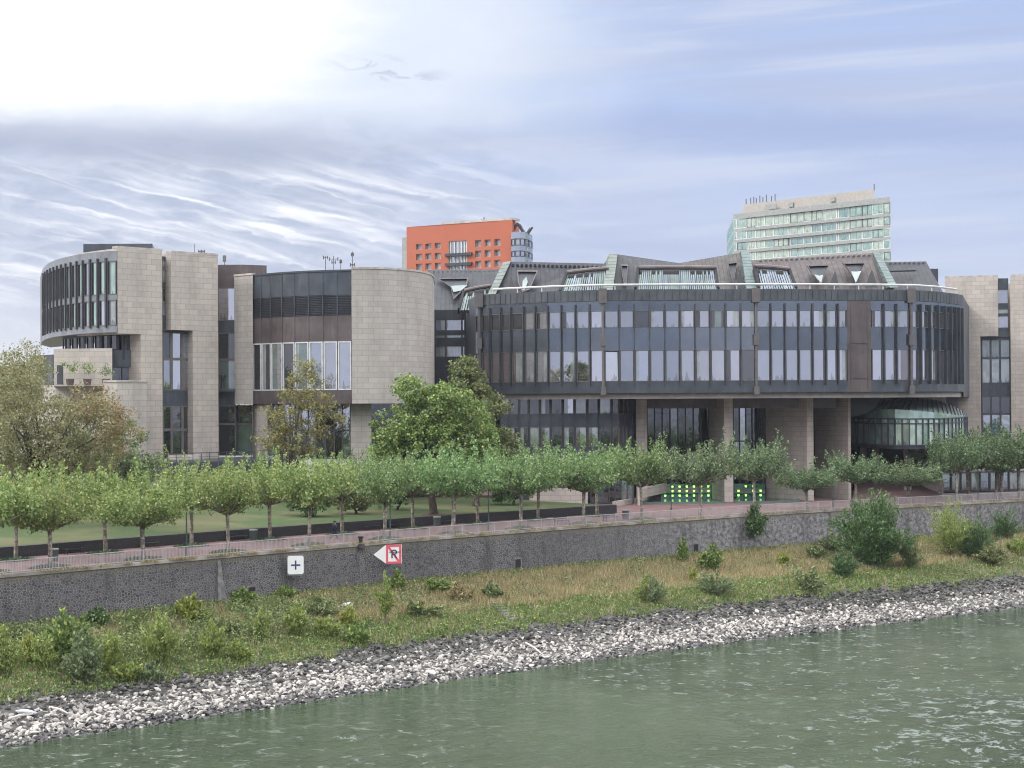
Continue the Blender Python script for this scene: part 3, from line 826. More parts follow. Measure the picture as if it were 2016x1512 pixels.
skylight(1494, 1567, 1485, 1553, 532, 570, 207.2, 15, 528, 533, mats=('sky_slat2', 'sky_slat2'))
# back left roof with its curved skylight
roofpart('roof_panel', [(846, 612, 232), (1000, 612, 232), (1000, 530, 241), (842, 531.5, 241)], 'seam_dark', 16)
studs('roof_studs', (850, 536.5, 240.6), (985, 536.5, 240.6), 15, 'parapet', .42)
dormer([(893, 590, 233.6), (887, 565, 236.4), (862, 548, 238.4), (923, 547.5, 238.4), (918, 565, 236.4)], 'seam_grey', [(893, 575, 235), (888, 563, 236.2), (921, 561, 236.4), (908, 572, 235.2)])
skylight(904, 966, 914, 966, 572, 612, 222, 12, 576, 566, mats=('sky_slat', 'sky_slat'))

# ---- lower office block under the left of the rotunda
lb = [985, 1003, 1022, 1041, 1063, 1084, 1108, 1131, 1156, 1179, 1204, 1219]
lp = [XY(x, 208.6) for x in lb]; lq = [XY(x, y) for x, y in ((1219, 208.6), (1228, 209.4), (1236, 210.6), (1243, 212.2), (1248, 214.2), (1252, 217))]
m = MB(); allp = lp + lq[1:]

for za, zb in ((13.05, zS + .1), (9.45, 11.05), (5.9, 6.95)): m = MB(); m.strip(allp, za, zb); m.build('lower_spandrel', M['dark_metal'], rot)
m = MB()
m.prism(allp + [XY(1252, 232), XY(985, 232)], .3, 5.9)
m.build('base_storey', M['louver'], rot)
wr = random.Random(9)
for pts in (lp, lq):
    for k, (a, b) in enumerate(zip(pts, pts[1:])):
        d = (b - a).normalized(); e = .09 if pts is lp else .05
        x = wr.random()
        for za, zb in ((11.05, 13.05), (6.95, 9.45)):
            x = wr.random()
            g = 'glass_dark' if x < .3 else 'glass_curtain' if x < .45 else [(.5, 'glass_curtain'), (1, 'glass_dark')] if x < .65 else [(.4, 'glass_brown'), (1, 'glass')]
            window(rot, a + d * e, b - d * e, za, zb, g)
        if k: fin(rot, a, outn(a, b), 6.4, zS, .1, .25)
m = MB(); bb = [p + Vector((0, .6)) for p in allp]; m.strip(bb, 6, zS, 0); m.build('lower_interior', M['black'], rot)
# ---- loggia: radial stone fins, fascia, glass wall
for (x0, x1, Y0, xi, Yi, w, lab) in ((1425, 1442.5, 209, 1396, 217.5, 0, None), (1588, 1601, 210.8, 1507, 217.5, 0, None), (1669, 1674.5, 212, 1604, 219, 0, None), (1252, 1273, 212, 1256, 226, 0, None)):
    a, b = XY(x0, Y0), XY(x1, Y0); ai = XY(xi, Yi)
    bi = ai + (b - a)
    m = MB(); m.prism([a, b, bi, ai], -.05, zS + .03)
    m.build('stone_fin', M['stone_lightened'] if x1 - x0 > 19 else M['stone'], rot)
for (x0, x1, Y0, Y1) in ((1252, 1421, 213.2, 213.2), (1443, 1573, 211.4, 211.9), (1601.5, 1646, 212.4, 213)):
    a, b = XY(x0, Y0), XY(x1, Y1); m = MB(); m.slab(a, b, .5, zS - 1.25, zS + .02)
    m.build('loggia_fascia', M['brown'], rot)
def glasswall(pts, rows, gl, parent, frame='fin', bar=.16, name='glass_wall', dep=.3):
    """one glazed wall: mullions and transoms in one mesh, each pane a sub-part"""
    m = MB()
    for i, p in enumerate(pts):
        n = outn(pts[max(i - 1, 0)], pts[min(i + 1, len(pts) - 1)])
        t = Vector((-n.y, n.x)) * bar / 2
        m.prism([p - t + n * dep * .5, p + t + n * dep * .5, p + t - n * dep * .5, p - t - n * dep * .5], rows[0], rows[-1])
    for z in rows:
        for a, b in zip(pts, pts[1:]):
            m.bar((*a, z), (*b, z), bar)
    w = m.build(name, M[frame], parent); r_ = random.Random(int(pts[0].x * 100))
    for a, b in zip(pts, pts[1:]):
        for z0, z1 in zip(rows, rows[1:]):
            g = MB(); k = r_.choice(gl); n = outn(a, b) * -.03
            u0 = (a.x * 7.3 + z0) % 50; L = (b - a).length
            g.face([(*(a + n), z0), (*(b + n), z0), (*(b + n), z1), (*(a + n), z1)], 0, [(u0, 0), (u0 + L, 0), (u0 + L, z1 - z0), (u0, z1 - z0)]); g.build('pane', M[k], w)
    return w
glasswall([XY(1273 + k * 15.25, 223) for k in range(9)], [.4, 5.6, 11.75], ['glass_dark', 'glass_dark', 'glass_dark', 'glass_green', 'glass_dark'], rot)
glasswall([XY(1443 + k * 12.4, 222.5) for k in range(6)], [.4, 4.9, 7.2, 11.7], ['glass_dark', 'glass_dark', 'glass_blue'], rot)
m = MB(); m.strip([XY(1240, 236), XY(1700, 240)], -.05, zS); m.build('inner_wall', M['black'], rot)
# ---- sunken green lit basin between the fins
M['green_tile'] = glass('green_basin_glass', (.012, .10, .06), .25)
m_, nt = _mat('green_lamp'); h = N(nt); o_ = h.n('ShaderNodeOutputMaterial'); e_ = h.n('ShaderNodeEmission', {'Color': (.35, 1, .15, 1), 'Strength': 2.2}); nt.links.new(e_.outputs[0], o_.inputs[0]); M['green_lamp'] = m_
m_, nt = _mat('basin_water'); h = N(nt); o_ = h.n('ShaderNodeOutputMaterial'); tc = h.n('ShaderNodeTexCoord')
bp = h.n('ShaderNodeBump', {'Strength': .4, 'Distance': .1, 'Height': h.noise(tc.outputs['Object'], 2.0, 3.0)})
p_ = h.n('ShaderNodeBsdfPrincipled', {'Base Color': (.01, .06, .04, 1), 'Roughness': .05, 'Normal': bp.outputs[0]}); nt.links.new(p_.outputs[0], o_.inputs[0]); M['basin_water'] = m_
bas = thing('lit_basin', (*XY(1400, 214), 0), 'green lit water basin with rows of small glowing lamps under the round building', 'fountain')
for (x0, x1, n, Y) in ((1300, 1402, 7, 216), (1444, 1505, 4, 216)):
    m = MB(); m.slab(XY(x0, Y), XY(x1, Y), .3, -.02, 1.9); m.build('back_wall', M['green_tile'], bas)
    for i in range(n):
        for j in range(3):
            m = MB(); c = XY(x0 + (x1 - x0) * (i + .6) / (n + .2), Y - .12); z = .3 + .58 * j + .1
            if x0 > 1400 and (i + j) % 3 == 2: continue
            m.tube([(c.x, c.y, z - .11), (c.x, c.y, z + .11)], [.1, .14], 6); m.build('lamp', M['green_lamp'], bas)
for (x0, x1, Ya, Yb) in ((1268, 1423, 206.5, 215.9), (1446, 1572, 207.5, 215.9)):
    m = MB(); q = [XY(x0, Ya), XY(x1, Ya), XY(x1 - (x1 - x0) * .02, Yb), XY(x0 + (x1 - x0) * .05, Yb)]
    m.cap(q, .05); m.build('water_surface', M['basin_water'], bas)
    m = MB(); M['basin_rim'] = M.get('basin_rim') or principled('basin_rim', (.10, .17, .15), .6)
    m.bar((*q[0], .08), (*q[1], .08), .5, .22); m.bar((*q[1], .08), (*q[2], .08), .3, .2); m.bar((*q[3], .08), (*q[0], .08), .3, .2); m.build('rim', M['basin_rim'], bas)
# stone base wall and ramp at the left of the loggia
m = MB(); m.slab(XY(1041, 203.5), XY(1156, 203.5), .6, .2, 2.1); m.slab(XY(1156, 203.5), XY(1156.5, 208), .6, .2, 2.1); m.build('base_wall', M['stone'], rot)
glasswall([XY(1162 + k * 12, 206) for k in range(8)], [.15, 3.6], ['glass_dark', 'glass_dark', 'glass_green'], rot)
m = MB(); m.slab(XY(1212, 201), XY(1256, 208), .5, .0, .62); m.slab(XY(1254, 203), XY(1262, 203), .6, 0, 2.0); m.slab(XY(1262, 203), XY(1312, 214), .5, .9, 2.1); m.build('ramp_wall', M['stone'], rot)

# ---- curved glass pavilion on the right with its metal hood
ev = [(1673, 224), (1690, 220.5), (1712, 216), (1736, 212.6), (1762, 210.4), (1790, 209.4), (1816, 209.6), (1838, 210.8), (1858, 213), (1874, 216), (1887, 220), (1897, 225), (1903, 231)]
up_ = [(1722, 229), (1734, 227.5), (1748, 226), (1764, 224.5), (1780, 223.6), (1798, 223), (1816, 223), (1834, 223.6), (1852, 225), (1868, 227), (1882, 229.5), (1894, 232), (1902, 235)]
evz = [11.5] * 3 + [11.45, 11.4, 11.3, 11.15, 11.0, 10.85, 10.65, 10.5, 10.4, 10.3]
upz = [13.4, 13.35, 13.3, 13.2, 13.05, 12.9, 12.75, 12.6, 12.3, 11.95, 11.5, 11.0, 10.5]
pav = thing('glass_pavilion', (*XY(1790, 216), 0), 'low curved glass pavilion with ribbed dark metal roof tucked under the round building', 'pavilion')
E3 = [Vector((*XY(x, Y), z)) for (x, Y), z in zip(ev, evz)]; U3 = [Vector((*XY(x, Y), z)) for (x, Y), z in zip(up_, upz)]
m = MB()
for a, b, c, d in zip(E3, E3[1:], U3[1:], U3): m.face([a, b, c, d])
m.cap([k.xy for k in U3] , 10.4); m.build('metal_roof', M['pav_roof'], pav)
m = MB()
for k in range(len(E3)):
    m.bar(E3[k] + Vector((0, -.03, .03)), U3[k] + Vector((0, 0, .05)), .09, .1)
    if k + 1 < len(E3):
        q = (E3[k] + E3[k + 1]) / 2; w = (U3[k] + U3[k + 1]) / 2; m.bar(q + Vector((0, -.05, .06)), w + Vector((0, 0, .05)), .09, .1)
m.build('roof_ribs', M['fin'], pav)
gp = []
for a, b in zip(E3, E3[1:]):
    gp += [a.xy, (a.xy + b.xy) / 2]
gp.append(E3[-1].xy)
m = MB()
glasswall(gp, [6.9, 9.6, 10.2], ['pav_glass', 'pav_glass', 'pav_glass2', 'glass_curtain', 'pav_glass2'], pav)
top = MB()
for k, (a, b) in enumerate(zip(E3, E3[1:])): top.face([(*a.xy, 10.2), (*b.xy, 10.2), tuple(b), tuple(a)])
top.build('upper_glass', M['pav_glass2'], pav)
m = MB(); m.prism(gp + [XY(1903, 240), XY(1673, 240)], 6.4, 6.9); m.build('floor_slab', M['louver'], pav)
for x, Y in ((1692, 226), (1716, 225), (1778, 217)):
    m = MB(); m.prism([XY(x, Y), XY(x + 15, Y), XY(x + 15, Y + 1), XY(x, Y + 1)], 0, 6.4); m.build('pier', M['stone'], pav)
m = MB(); f0 = [XY(1676, 209.5), XY(1850, 211)]; f1 = [XY(1684, 227), XY(1846, 227)]
m.face([(*f0[0], .03), (*f0[1], .03), (*f1[1], 2.3), (*f1[0], 2.3)]); m.face([(*f0[1], -.05), (*f1[1], -.05), (*f1[1], 2.3), (*f0[1], .03)])
tag(m.build('ramp', M['paving']), kind='structure')
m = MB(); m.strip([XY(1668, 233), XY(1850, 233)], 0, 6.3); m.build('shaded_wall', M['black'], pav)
# dark rounded underside beside the service panel
m = MB(); k = 12; q = []
for i in range(k + 1):
    a_ = math.pi / 2 * i / k
    q.append(P(1675 + 62 * math.cos(a_), 772 + 48 * math.sin(a_), 214))
ctr = [P(1675, 772, 214)] + q
m.face(ctr); bk = [p + Vector((0, 9, 0)) for p in ctr]; m.face(bk[::-1])
for i in range(len(ctr)): m.face([ctr[i], bk[i], bk[(i + 1) % len(ctr)], ctr[(i + 1) % len(ctr)]])
m.build('rounded_soffit', M['louver'], rot)

# ---- glazed link between the stone hall and the rotunda
lk = thing('glass_link', (*XY(890, 232), 0), 'dark framed glazed link between the curved stone hall and the round building', 'building')
Yk = 226
zz = [Zof(890, y, Yk) for y in (905, 702, 697, 682, 660, 650, 630, 610)]
m = MB()
for z0, z1 in ((.5, zz[1]), (zz[3], zz[3] + 1.2), (zz[4], zz[5]), (zz[6], zz[7])):
    m.slab(XY(852, Yk), XY(940, Yk), .5, z0, z1)
for x in (857, 878, 910, 916, 929): m.prism([XY(x - 1.5, Yk - .2), XY(x + 1.5, Yk - .2), XY(x + 1.5, Yk + .4), XY(x - 1.5, Yk + .4)], .5, zz[7])
m.build('frame', M['louver'], lk)
for z0, z1, g in ((zz[1], zz[3], 'glass_curtain'), (zz[3] + 1.2, zz[4], 'glass_pale'), (zz[5], zz[6], 'glass_blue')):
    for x0, x1 in ((852, 878), (878, 910), (910, 940)):
        w = MB(); w.strip([XY(x0, Yk + .25), XY(x1, Yk + .25)], z0, z1); w.build('pane', M[g], lk)
m = MB(); m.prism([XY(846, Yk + 14), XY(1005, Yk + 14), XY(1005, Yk + 18), XY(846, Yk + 18)], -.05, zz[7] + .3); m.build('wall', M['brown'], lk)
M['tower_band'] = principled('tower_band', (.27, .285, .28), .7)
# ------------------------------------------------------------------ right stone wing
rw = thing('stone_wing', (*XY(1950, 248), 0), 'tall sandstone office wing with a narrow glass slot beyond the round building', 'building')
ra, rb, rc, rd, re_ = XY(1862, 246), XY(1966, 243.6), XY(1990.5, 243.3), XY(2060, 241.6), XY(1931, 244.4)
zt = Zof(1925, 546, 244.8); zn = Zof(1955, 662, 244.2); gz = 5.6
m = MB()
m.slab(ra, rb, 9, zn, zt); m.slab(ra, re_, 9, gz, zn - .001); m.build('tower_wall', M['stone'], rw)
m = MB(); m.slab(rc, rd, 9, gz, zt); m.build('tower_wall', M['stone'], rw)
m = MB(); m.prism([XY(1886, 254), XY(2070, 252), XY(2070, 285), XY(1886, 285)], gz, zt - .4)
m.build('wall', M['stone'], rw)
m = MB(); m.slab(ra, rb, .9, zt, zt + .25); m.build('coping', M['stone_cap'], rw)
m = MB(); m.slab(rc, rd, .9, zt, zt + .25); m.build('coping', M['stone_cap'], rw)
back_y = Vector((0, .9))
sl = [XY(1966, 243.6) + back_y, XY(1990.5, 243.3) + back_y]
for y0, y1 in ((548, 570), (598, 608), (618, 622), (646, 664)):
    m = MB(); m.slab(*sl, .3, Zof(1978, y1, 244.4), Zof(1978, y0, 244.4)); m.build('spandrel', M['dark_metal'], rw)
for y0, y1, g in ((570, 598, 'glass_blue'), (608, 618, 'glass_curtain'), (622, 646, 'glass_blue')):
    window(rw, sl[0], sl[1], Zof(1978, y1, 244.4), Zof(1978, y0, 244.4), g)
lw = [XY(1933, 245.2), XY(1951, 244.9), XY(1969.5, 244.6), XY(1989.5, 244.3)]
zr = [Zof(1960, y, 244.8) for y in (870, 815, 780, 755, 705, 668)]
m = MB(); m.strip([lw[0], lw[-1]], zr[2], zr[3]); m.build('lower_spandrel', M['dark_metal'], rw)
m = MB(); m.strip([lw[0], lw[-1]], zr[5], zn); m.build('lower_spandrel', M['dark_metal'], rw)
for a, b in zip(lw, lw[1:]):
    for z0, z1, g in ((zr[0], zr[1], 'glass_blue'), (zr[1], zr[2], 'glass_dark'), (zr[3], zr[4], 'glass_curtain'), (zr[4], zr[5], 'glass_green')):
        window(rw, a, b, z0, z1, g, frame='fin', fw=.14)
# lower stone volume and dark recess seen over the pavilion
m = MB(); m.slab(XY(1735, 231), XY(1862, 236), 6, 6.8, Zof(1800, 771, 234)); m.slab(XY(1734, 226.5), XY(1780, 228), 4, Zof(1757, 780, 227.5), Zof(1757, 771, 227.5)); m.build('low_wall', M['stone'], rw)
m = MB(); m.slab(XY(1862, 239), XY(1886, 240), 3, 6.8, Zof(1874, 768, 240)); m.build('recess', M['louver'], rw)
# ground floor shopfront glazing under the right trees
m = MB(); m.slab(XY(1852, 222), XY(2080, 226), 8, 2.9, 5.2); m.build('base_band', M['stone'], rw)
glasswall([XY(1852 + k * 19, 221.8 + k * .33) for k in range(12)], [.5, 2.9], ['glass', 'glass_curtain', 'glass_blue'], rw, bar=.2)
m = MB(); m.slab(XY(1848, 215), XY(2080, 219), .5, 0, .55); m.slab(XY(1814, 219.5), XY(1849, 215), .5, 0, 2.3); m.build('planter_wall', M['stone_lightened'], rw)

# ------------------------------------------------------------------ curved stone hall in the middle
hall = thing('curved_hall', (*XY(680, 205), 6.2), 'sandstone hall with a curved dark clad front and a wide band of tall windows', 'building')
dp = [497.7, 515, 534, 556.6, 581, 608.5, 636.6, 665, 693]
dY = [(497, 197.6), (560, 193.8), (620, 191.6), (693, 190.6)]
dpt = [XY(x, interp(dY, x)) for x in dp]
sY = [(693, 190.3), (720, 190.4), (745, 190.8), (768, 191.5), (790, 192.6), (812, 194.2), (830, 196.2), (844, 198.8), (851, 201.5), (854.5, 205)]
spt = [XY(x, y) for x, y in sY] + [XY(856, 216)]
z0h, z1h = 12.55, 27.85
m = MB(); m.strip(spt, z0h, z1h); m.strip([dpt[-1], spt[0]], z0h, z1h); m.build('curved_wall', M['stone_grey'], hall)
m = MB(); m.strip([XY(731, 206), XY(870, 212)], .5, z0h); m.build('recessed_wall', M['glass_dark'], hall)
m = MB()
pa, pb = XY(462, 199.6), XY(498.5, 197.2)
m.prism([pa, pb, XY(498.5, 205), XY(464, 207)], z0h, 27.75); m.build('pier', M['stone_grey'], hall)
m = MB(); m.prism([XY(497, 198.6), XY(527, 196.6), XY(527, 206), XY(499, 206)], 6.0, z0h - .02); m.build('pier', M['stone_grey'], hall)
m = MB(); m.prism([XY(690, 193.2), XY(731, 193.2), XY(731, 206), XY(690, 206)], 6.0, z0h - .02)
m.build('pier', M['stone_grey'], hall)
m = MB(); roofp = dpt + spt[1:] + [XY(840, 226), XY(505, 222)]
m.cap(roofp, z1h - .25); m.cap(roofp[::-1], z0h + .02); m.strip([spt[-1], XY(840, 226), XY(505, 222), dpt[0]], 6, z1h - .3); m.build('roof', M['roof_flat'], hall)
def cap_line(parent, pts, z, w=.4, t=.22, mat='stone_cap'):
    m = MB()
    for a, b in zip(pts, pts[1:]):
        n = outn(a, b); m.prism([a + n * .08, b + n * .08, b - n * w, a - n * w], z, z + t)
    m.build('coping', M[mat], parent)
cap_line(hall, spt, z1h); cap_line(hall, [pa, pb], 27.75); cap_line(hall, dpt, 27.62, .4, .2, 'dark_metal')
zz = dict(t=27.6, a=24.95, b=22.6, c=19.65, d=14.1, e=z0h)
for za, zb, mt in ((zz['a'], zz['t'], 'dark_metal'), (zz['c'], zz['b'], 'brown'), (zz['e'], zz['d'], 'brown')):
    m = MB(); m.strip(dpt, za, zb); m.build('cladding', M[mt], hall)
m = MB(); m.strip([p + Vector((0, .12)) for p in dpt], zz['b'], zz['a']); m.build('louver_back', M['louver'], hall)
lv = MB()
for k in range(12):
    z = zz['b'] + (zz['a'] - zz['b']) * (k + .5) / 12
    for a, b in zip(dpt, dpt[1:]): lv.bar((*a, z), (*b, z), .1, .06)
lv.build('louvers', M['louver'], hall)
for i, p in enumerate(dpt):
    n = outn(dpt[max(i - 1, 0)], dpt[min(i + 1, 8)])
    fin(hall, p, n, zz['b'], zz['a'], .12, .1)
    fin(hall, p, n, zz['c'], zz['b'], .06, .04, 'brown', 'panel_joint'); fin(hall, p, n, zz['a'], zz['t'], .06, .04, 'dark_metal', 'panel_joint')
gl8 = ['glass_dark', [(.4, 'glass_curtain'), (1, 'glass_dark')], [(.5, 'glass_green'), (1, 'glass')], 'glass_dark', [(.2, 'glass_curtain'), (1, 'glass_green')], [(.15, 'glass_curtain'), (1, 'glass_blue')], 'glass', 'glass_blue']
for a, b, g in zip(dpt, dpt[1:], gl8):
    d = (b - a).normalized()
    window(hall, a + d * .06, b - d * .06, zz['d'], zz['c'], g, frame='white_metal', fw=.13)
low = [XY(x, 196.8) for x in (527, 538, 549, 560, 571, 582, 593, 607, 622, 640, 658, 674, 690)]
glasswall(low, [6.1, 9.4, z0h - .02], ['glass_dark', 'glass_dark', 'glass', 'glass_blue'], hall, frame='frame')

# ------------------------------------------------------------------ left office wing with its towers
wing = thing('office_wing', (*XY(330, 196), 6.2), 'sandstone twin tower office wing with a round glazed drum on its left', 'building')
zT, zG = 30.0, 6.2
def WY(px): return interp([(232, 188), (320, 192), (337, 192.6), (430, 197)], px)
def W2(px, off=0): return XY(px, WY(px) + off)
zn1 = Zof(255, 657, 189); zn2 = Zof(358, 650, 193.6)
m = MB()
m.slab(W2(232), W2(320), 9, zn1, zT + .15); m.slab(W2(277.5), W2(320), 9, zG, zn1 - .001); m.build('tower_wall', M['stone'], wing)
m = MB()
m.slab(W2(337.5), W2(430), 9, zn2, zT); m.slab(W2(380), W2(430), 9, zG, zn2 - .001)
m.build('tower_wall', M['stone'], wing)
m = MB(); m.slab(W2(231), W2(321), 1, zT + .15, zT + .4); m.build('coping', M['stone_cap'], wing)
m = MB(); m.slab(W2(337), W2(431), 1, zT, zT + .25); m.build('coping', M['stone_cap'], wing)
# slot between the towers and the tall opening beneath
s0, s1 = W2(319.5, 1.2), W2(338.5, 1.2)
bands = [(505, 513, 0), (513, 530, 'glass_blue'), (530, 556, 'glass'), (556, 568, 0), (568, 594, 'glass_dark'), (594, 622, 'glass_blue'), (622, 652, 0)]
sp2 = MB()
for y0, y1, g in bands:
    za, zb = Zof(329, y1, 193.5), Zof(329, y0, 193.5)
    if g == 0: sp2 = MB(); sp2.slab(s0, s1, .3, za, zb); sp2.build('spandrel', M['dark_metal'], wing)
    else: window(wing, s0, s1, za, zb, g)
o = [W2(320, 1.3), W2(338, 1.3), W2(359, 1.3), W2(380.5, 1.3)]
zq = [Zof(350, y, 194.5) for y in (897, 846, 799, 769, 707, 654)]
sp2 = MB(); sp2.strip([o[0], o[-1]], zq[2], zq[3]); sp2.build('spandrel', M['dark_metal'], wing)
for a, b in zip(o, o[1:]):
    for za, zb, g in ((zq[0], zq[1], 'glass_dark'), (zq[1], zq[2], 'glass_dark'), (zq[3], zq[4], 'glass_green'), (zq[4], zq[5], 'glass')):
        window(wing, a, b, za, zb, g if za < zq[2] else wr.choice(['glass', 'glass_dark', 'glass_blue']), frame='frame', fw=.16)
# round drum
dr = [83, 84.5, 87, 90.5, 95, 100.6, 107, 114, 122, 131, 141, 152.5, 165, 179, 194, 210, 231]
drY = [(83, 217), (85, 213), (88, 209.5), (95, 205), (105, 201.2), (120, 197.6), (150, 193), (180, 190.2), (210, 188.5), (232, 187.9)]
dpt2 = [XY(x, interp(drY, x)) for x in dr]
zd = dict(t=29.85, a=28.75, b=24.95, c=24.35, d=21.45, e=20.7)
for za, zb, mt in ((zd['a'], zd['t'], 'cap_metal'), (zd['c'], zd['b'], 'cap_metal'), (zd['e'], zd['d'], 'cap_metal')):
    m = MB(); m.strip(dpt2, za, zb); m.build('drum_cladding', M[mt], wing)
m = MB()
bk = [XY(232, 215), XY(100, 240), XY(80, 228)]
m.cap(dpt2 + bk, zd['t'] - .15); m.cap((dpt2 + bk)[::-1], zd['e']); m.strip([dpt2[-1]] + bk + [dpt2[0]], zd['e'], zd['t'])
m.build('drum_shell', M['frame'], wing)
for k, (a, b) in enumerate(zip(dpt2, dpt2[1:])):
    if dr[k] < 87: continue
    d = (b - a).normalized(); e = .12
    for za, zb in ((zd['b'], zd['a']), (zd['d'], zd['c'])):
        window(wing, a + d * e, b - d * e, za, zb, [(.3, 'glass_dark'), (1, wr.choice(['glass', 'glass_curtain', 'glass_pale']))], label=None)
    fin(wing, a, outn(a, b), zd['d'] - .2, zd['a'] + .35, .22, .2, 'louver')
# set back storey under the drum
st_ = [XY(x, Y) for x, Y in ((124, 203), (137, 200.5), (151, 198.2), (166, 196), (182, 194.2), (198, 193), (214, 192.4), (232, 192), (243, 191.4), (255, 191.8), (266, 192.2), (278, 192.8))]
z_a, z_b = Zof(255, 688, 192), zd['e']
for k, (a, b) in enumerate(zip(st_, st_[1:])):
    window(wing, a, b, z_a - 1.2, z_b, [(.55, 'glass_dark'), (1, 'glass')] if k > 6 else 'glass_dark', frame='louver', fw=.2, inset=.2)
m = MB(); m.slab(XY(220, 191.2), XY(277, 191.8), .3, Zof(250, 722, 191.5), Zof(250, 689, 191.5), 0); m.build('balcony_panel', M['dark_metal'], wing)
for x0, x1 in ((221, 240), (240, 258), (258, 277)):
    window(wing, XY(x0, 191.7), XY(x1, 192), Zof(250, 751, 191.7), Zof(250, 722, 191.7), 'glass_dark' if x0 < 255 else 'glass_curtain', frame='louver')
m = MB()
m.prism([XY(106, 190), XY(221, 188.6), XY(222, 194), XY(106, 204)], Zof(160, 760, 189), Zof(160, 686, 189)); m.build('terrace_wall', M['stone'], wing)
m = MB()
m.prism([XY(203, 185), XY(230, 184.2), XY(262, 184.6), XY(289, 186.4), XY(290, 193), XY(204, 193)], 3, Zof(245, 752, 185)); m.build('lower_block', M['stone_grey'], wing)
m = MB(); m.prism([XY(203, 184.9), XY(230, 184.1), XY(262, 184.5), XY(289, 186.3), XY(290, 192), XY(204, 192)], Zof(245, 752, 185) + .01, Zof(245, 752, 185) + .2); m.build('block_coping', M['stone_cap'], wing)
m = MB(); m.prism([XY(40, 200), XY(110, 194), XY(205, 191), XY(205, 200), XY(40, 208)], 3, Zof(150, 757, 190)); m.build('terrace_base', M['stone_grey'], wing)
m = MB(); m.slab(XY(112, 187.5), XY(122, 187.5), .6, Zof(117, 757, 188), Zof(117, 719, 188)); m.build('dark_screen', M['parapet'], wing)
m = MB(); m.slab(XY(60, 205), XY(104, 200), 3, 8, Zof(80, 699, 202)); m.build('far_block', M['parapet'], wing)
# roof plant rooms
m = MB(); m.prism([XY(165, 199), XY(301, 199), XY(306, 208), XY(168, 210)], zT - .3, Zof(235, 480, 199)); m.build('roof_box', M['dark_metal'], wing)
m = MB(); m.prism([XY(431, 203), XY(480, 203), XY(526, 204.5), XY(526, 214), XY(431, 214)], 18, Zof(470, 521, 203)); m.build('roof_box', M['brown'], wing)
# recessed glass strip right of the towers
r0, r1 = XY(429.5, 200.5), XY(464, 200.5)
zs = [Zof(446, y, 200.5) for y in (897, 835, 798, 767, 708, 655, 632, 566, 522)]
m = MB(); m.strip([r0, r1], zs[2], zs[3]); m.build('strip_spandrel', M['dark_metal'], wing)
m = MB(); m.strip([r0, r1], zs[5], zs[6]); m.build('strip_spandrel', M['dark_metal'], wing)
for i, g in ((0, 'glass_dark'), (1, 'glass_dark'), (3, 'glass_green'), (4, 'glass_dark'), (6, 'glass'), (7, 'brown_')):
    if g == 'brown_':
        m = MB(); m.strip([r0, r1], zs[7], zs[8]); m.build('strip_cladding', M['brown'], wing)
    else: window(wing, r0, r1, zs[i], zs[i + 1], g, frame='frame', fw=.12)
q0, q1 = XY(464, 201.5), XY(499, 201.5)
for za, zb, g in ((zs[0], zs[1], 'glass_green'), (zs[1], zs[2], 'glass_dark')): window(wing, q0, q1, za, zb, g, frame='frame', fw=.12)
# podium terrace
m = MB(); fr = [XY(262, 181.5), XY(330, 183.2), XY(430, 187), XY(500, 190.5), XY(560, 193.4)]
m.prism(fr + [XY(560, 205), XY(262, 196)], 4.75, zG, 0); m.build('podium', M['dark_metal'], wing)
m = MB(); m.prism([p + Vector((0, .7)) for p in fr] + [XY(560, 204), XY(262, 196)], 1.0, 4.74); m.build('podium_wall', M['stone_grey'], wing)
m = MB()
for a, b in zip(fr, fr[1:]): m.bar((*(a + Vector((0, .2))), zG + 1.0), (*(b + Vector((0, .2))), zG + 1.0), .07); m.bar((*(a + Vector((0, .2))), zG + .55), (*(b + Vector((0, .2))), zG + .55), .04)
m.build('terrace_rail', M['dark_metal'], wing)
for k in range(18):
    x = 264 + k * 16.5; Y = interp([(262, 181.7), (330, 183.4), (430, 187.2), (500, 190.7), (560, 193.6)], x)
    m = MB(); p = XY(x, Y); m.bar((*p, zG - .01), (*p, zG + 1.0), .07); m.build('terrace_rail_post', M['dark_metal'], wing)
    m = MB(); p = XY(x, Y - .24); m.bar((*p, 4.76), (*p, zG - .02), .09); m.build('fascia_joint', M['frame'], wing)
# steps with a handrail at the tall door
m = MB()
for k in range(3): p = XY(352, 192.2 - k * .4); m.prism([XY(330, 192.6 - k * .45), XY(392, 194 - k * .45), XY(392, 195), XY(330, 193.4)], zG + .001, zG + .54 - k * .18)
m.build('steps', M['stone_cap'], wing)
m = MB(); a, b = XY(386, 194.5), XY(398, 192.6); m.tube([(*a, zG), (*a, zG + 1.4), (*b, zG + .95), (*b, zG)], .035, 5); m.build('step_handrail', M['rail'], wing)

# ------------------------------------------------------------------ red tower block far behind
red = thing('red_tower', (*XY(910, 340), 0), 'far orange red tower block with square windows and a central glass bay', 'building')
def orange(h, tc, c):
    return h.mix(h.noise(tc.outputs['UV'], .25, 5.0, .6), (.37, .105, .06), (.44, .135, .08))
M['orange'] = principled('orange_render', (.6, .13, .06), .85, extra=orange)
def RY(px): return interp([(793, 341), (1024, 326.8)], px)
zr_ = Zof(906, 440, RY(906))
a0, a1 = XY(802, RY(802)), XY(1010, RY(1010)); a2 = XY(1024.5, 336)
wins = []
for cx0, cols, rows in ((0, (820.5, 839, 857.5), ((479.5, 490.5), (499, 511), (518.5, 531))), (1, (937, 955.8, 975), ((471.8, 485), (492.5, 505.5), (513, 526)))):
    ref = cols[1] + 5
    for c in cols:
        for y0, y1 in rows: wins.append((c, c + 11.5, Zof(ref, y1, RY(ref)), Zof(ref, y0, RY(ref))))
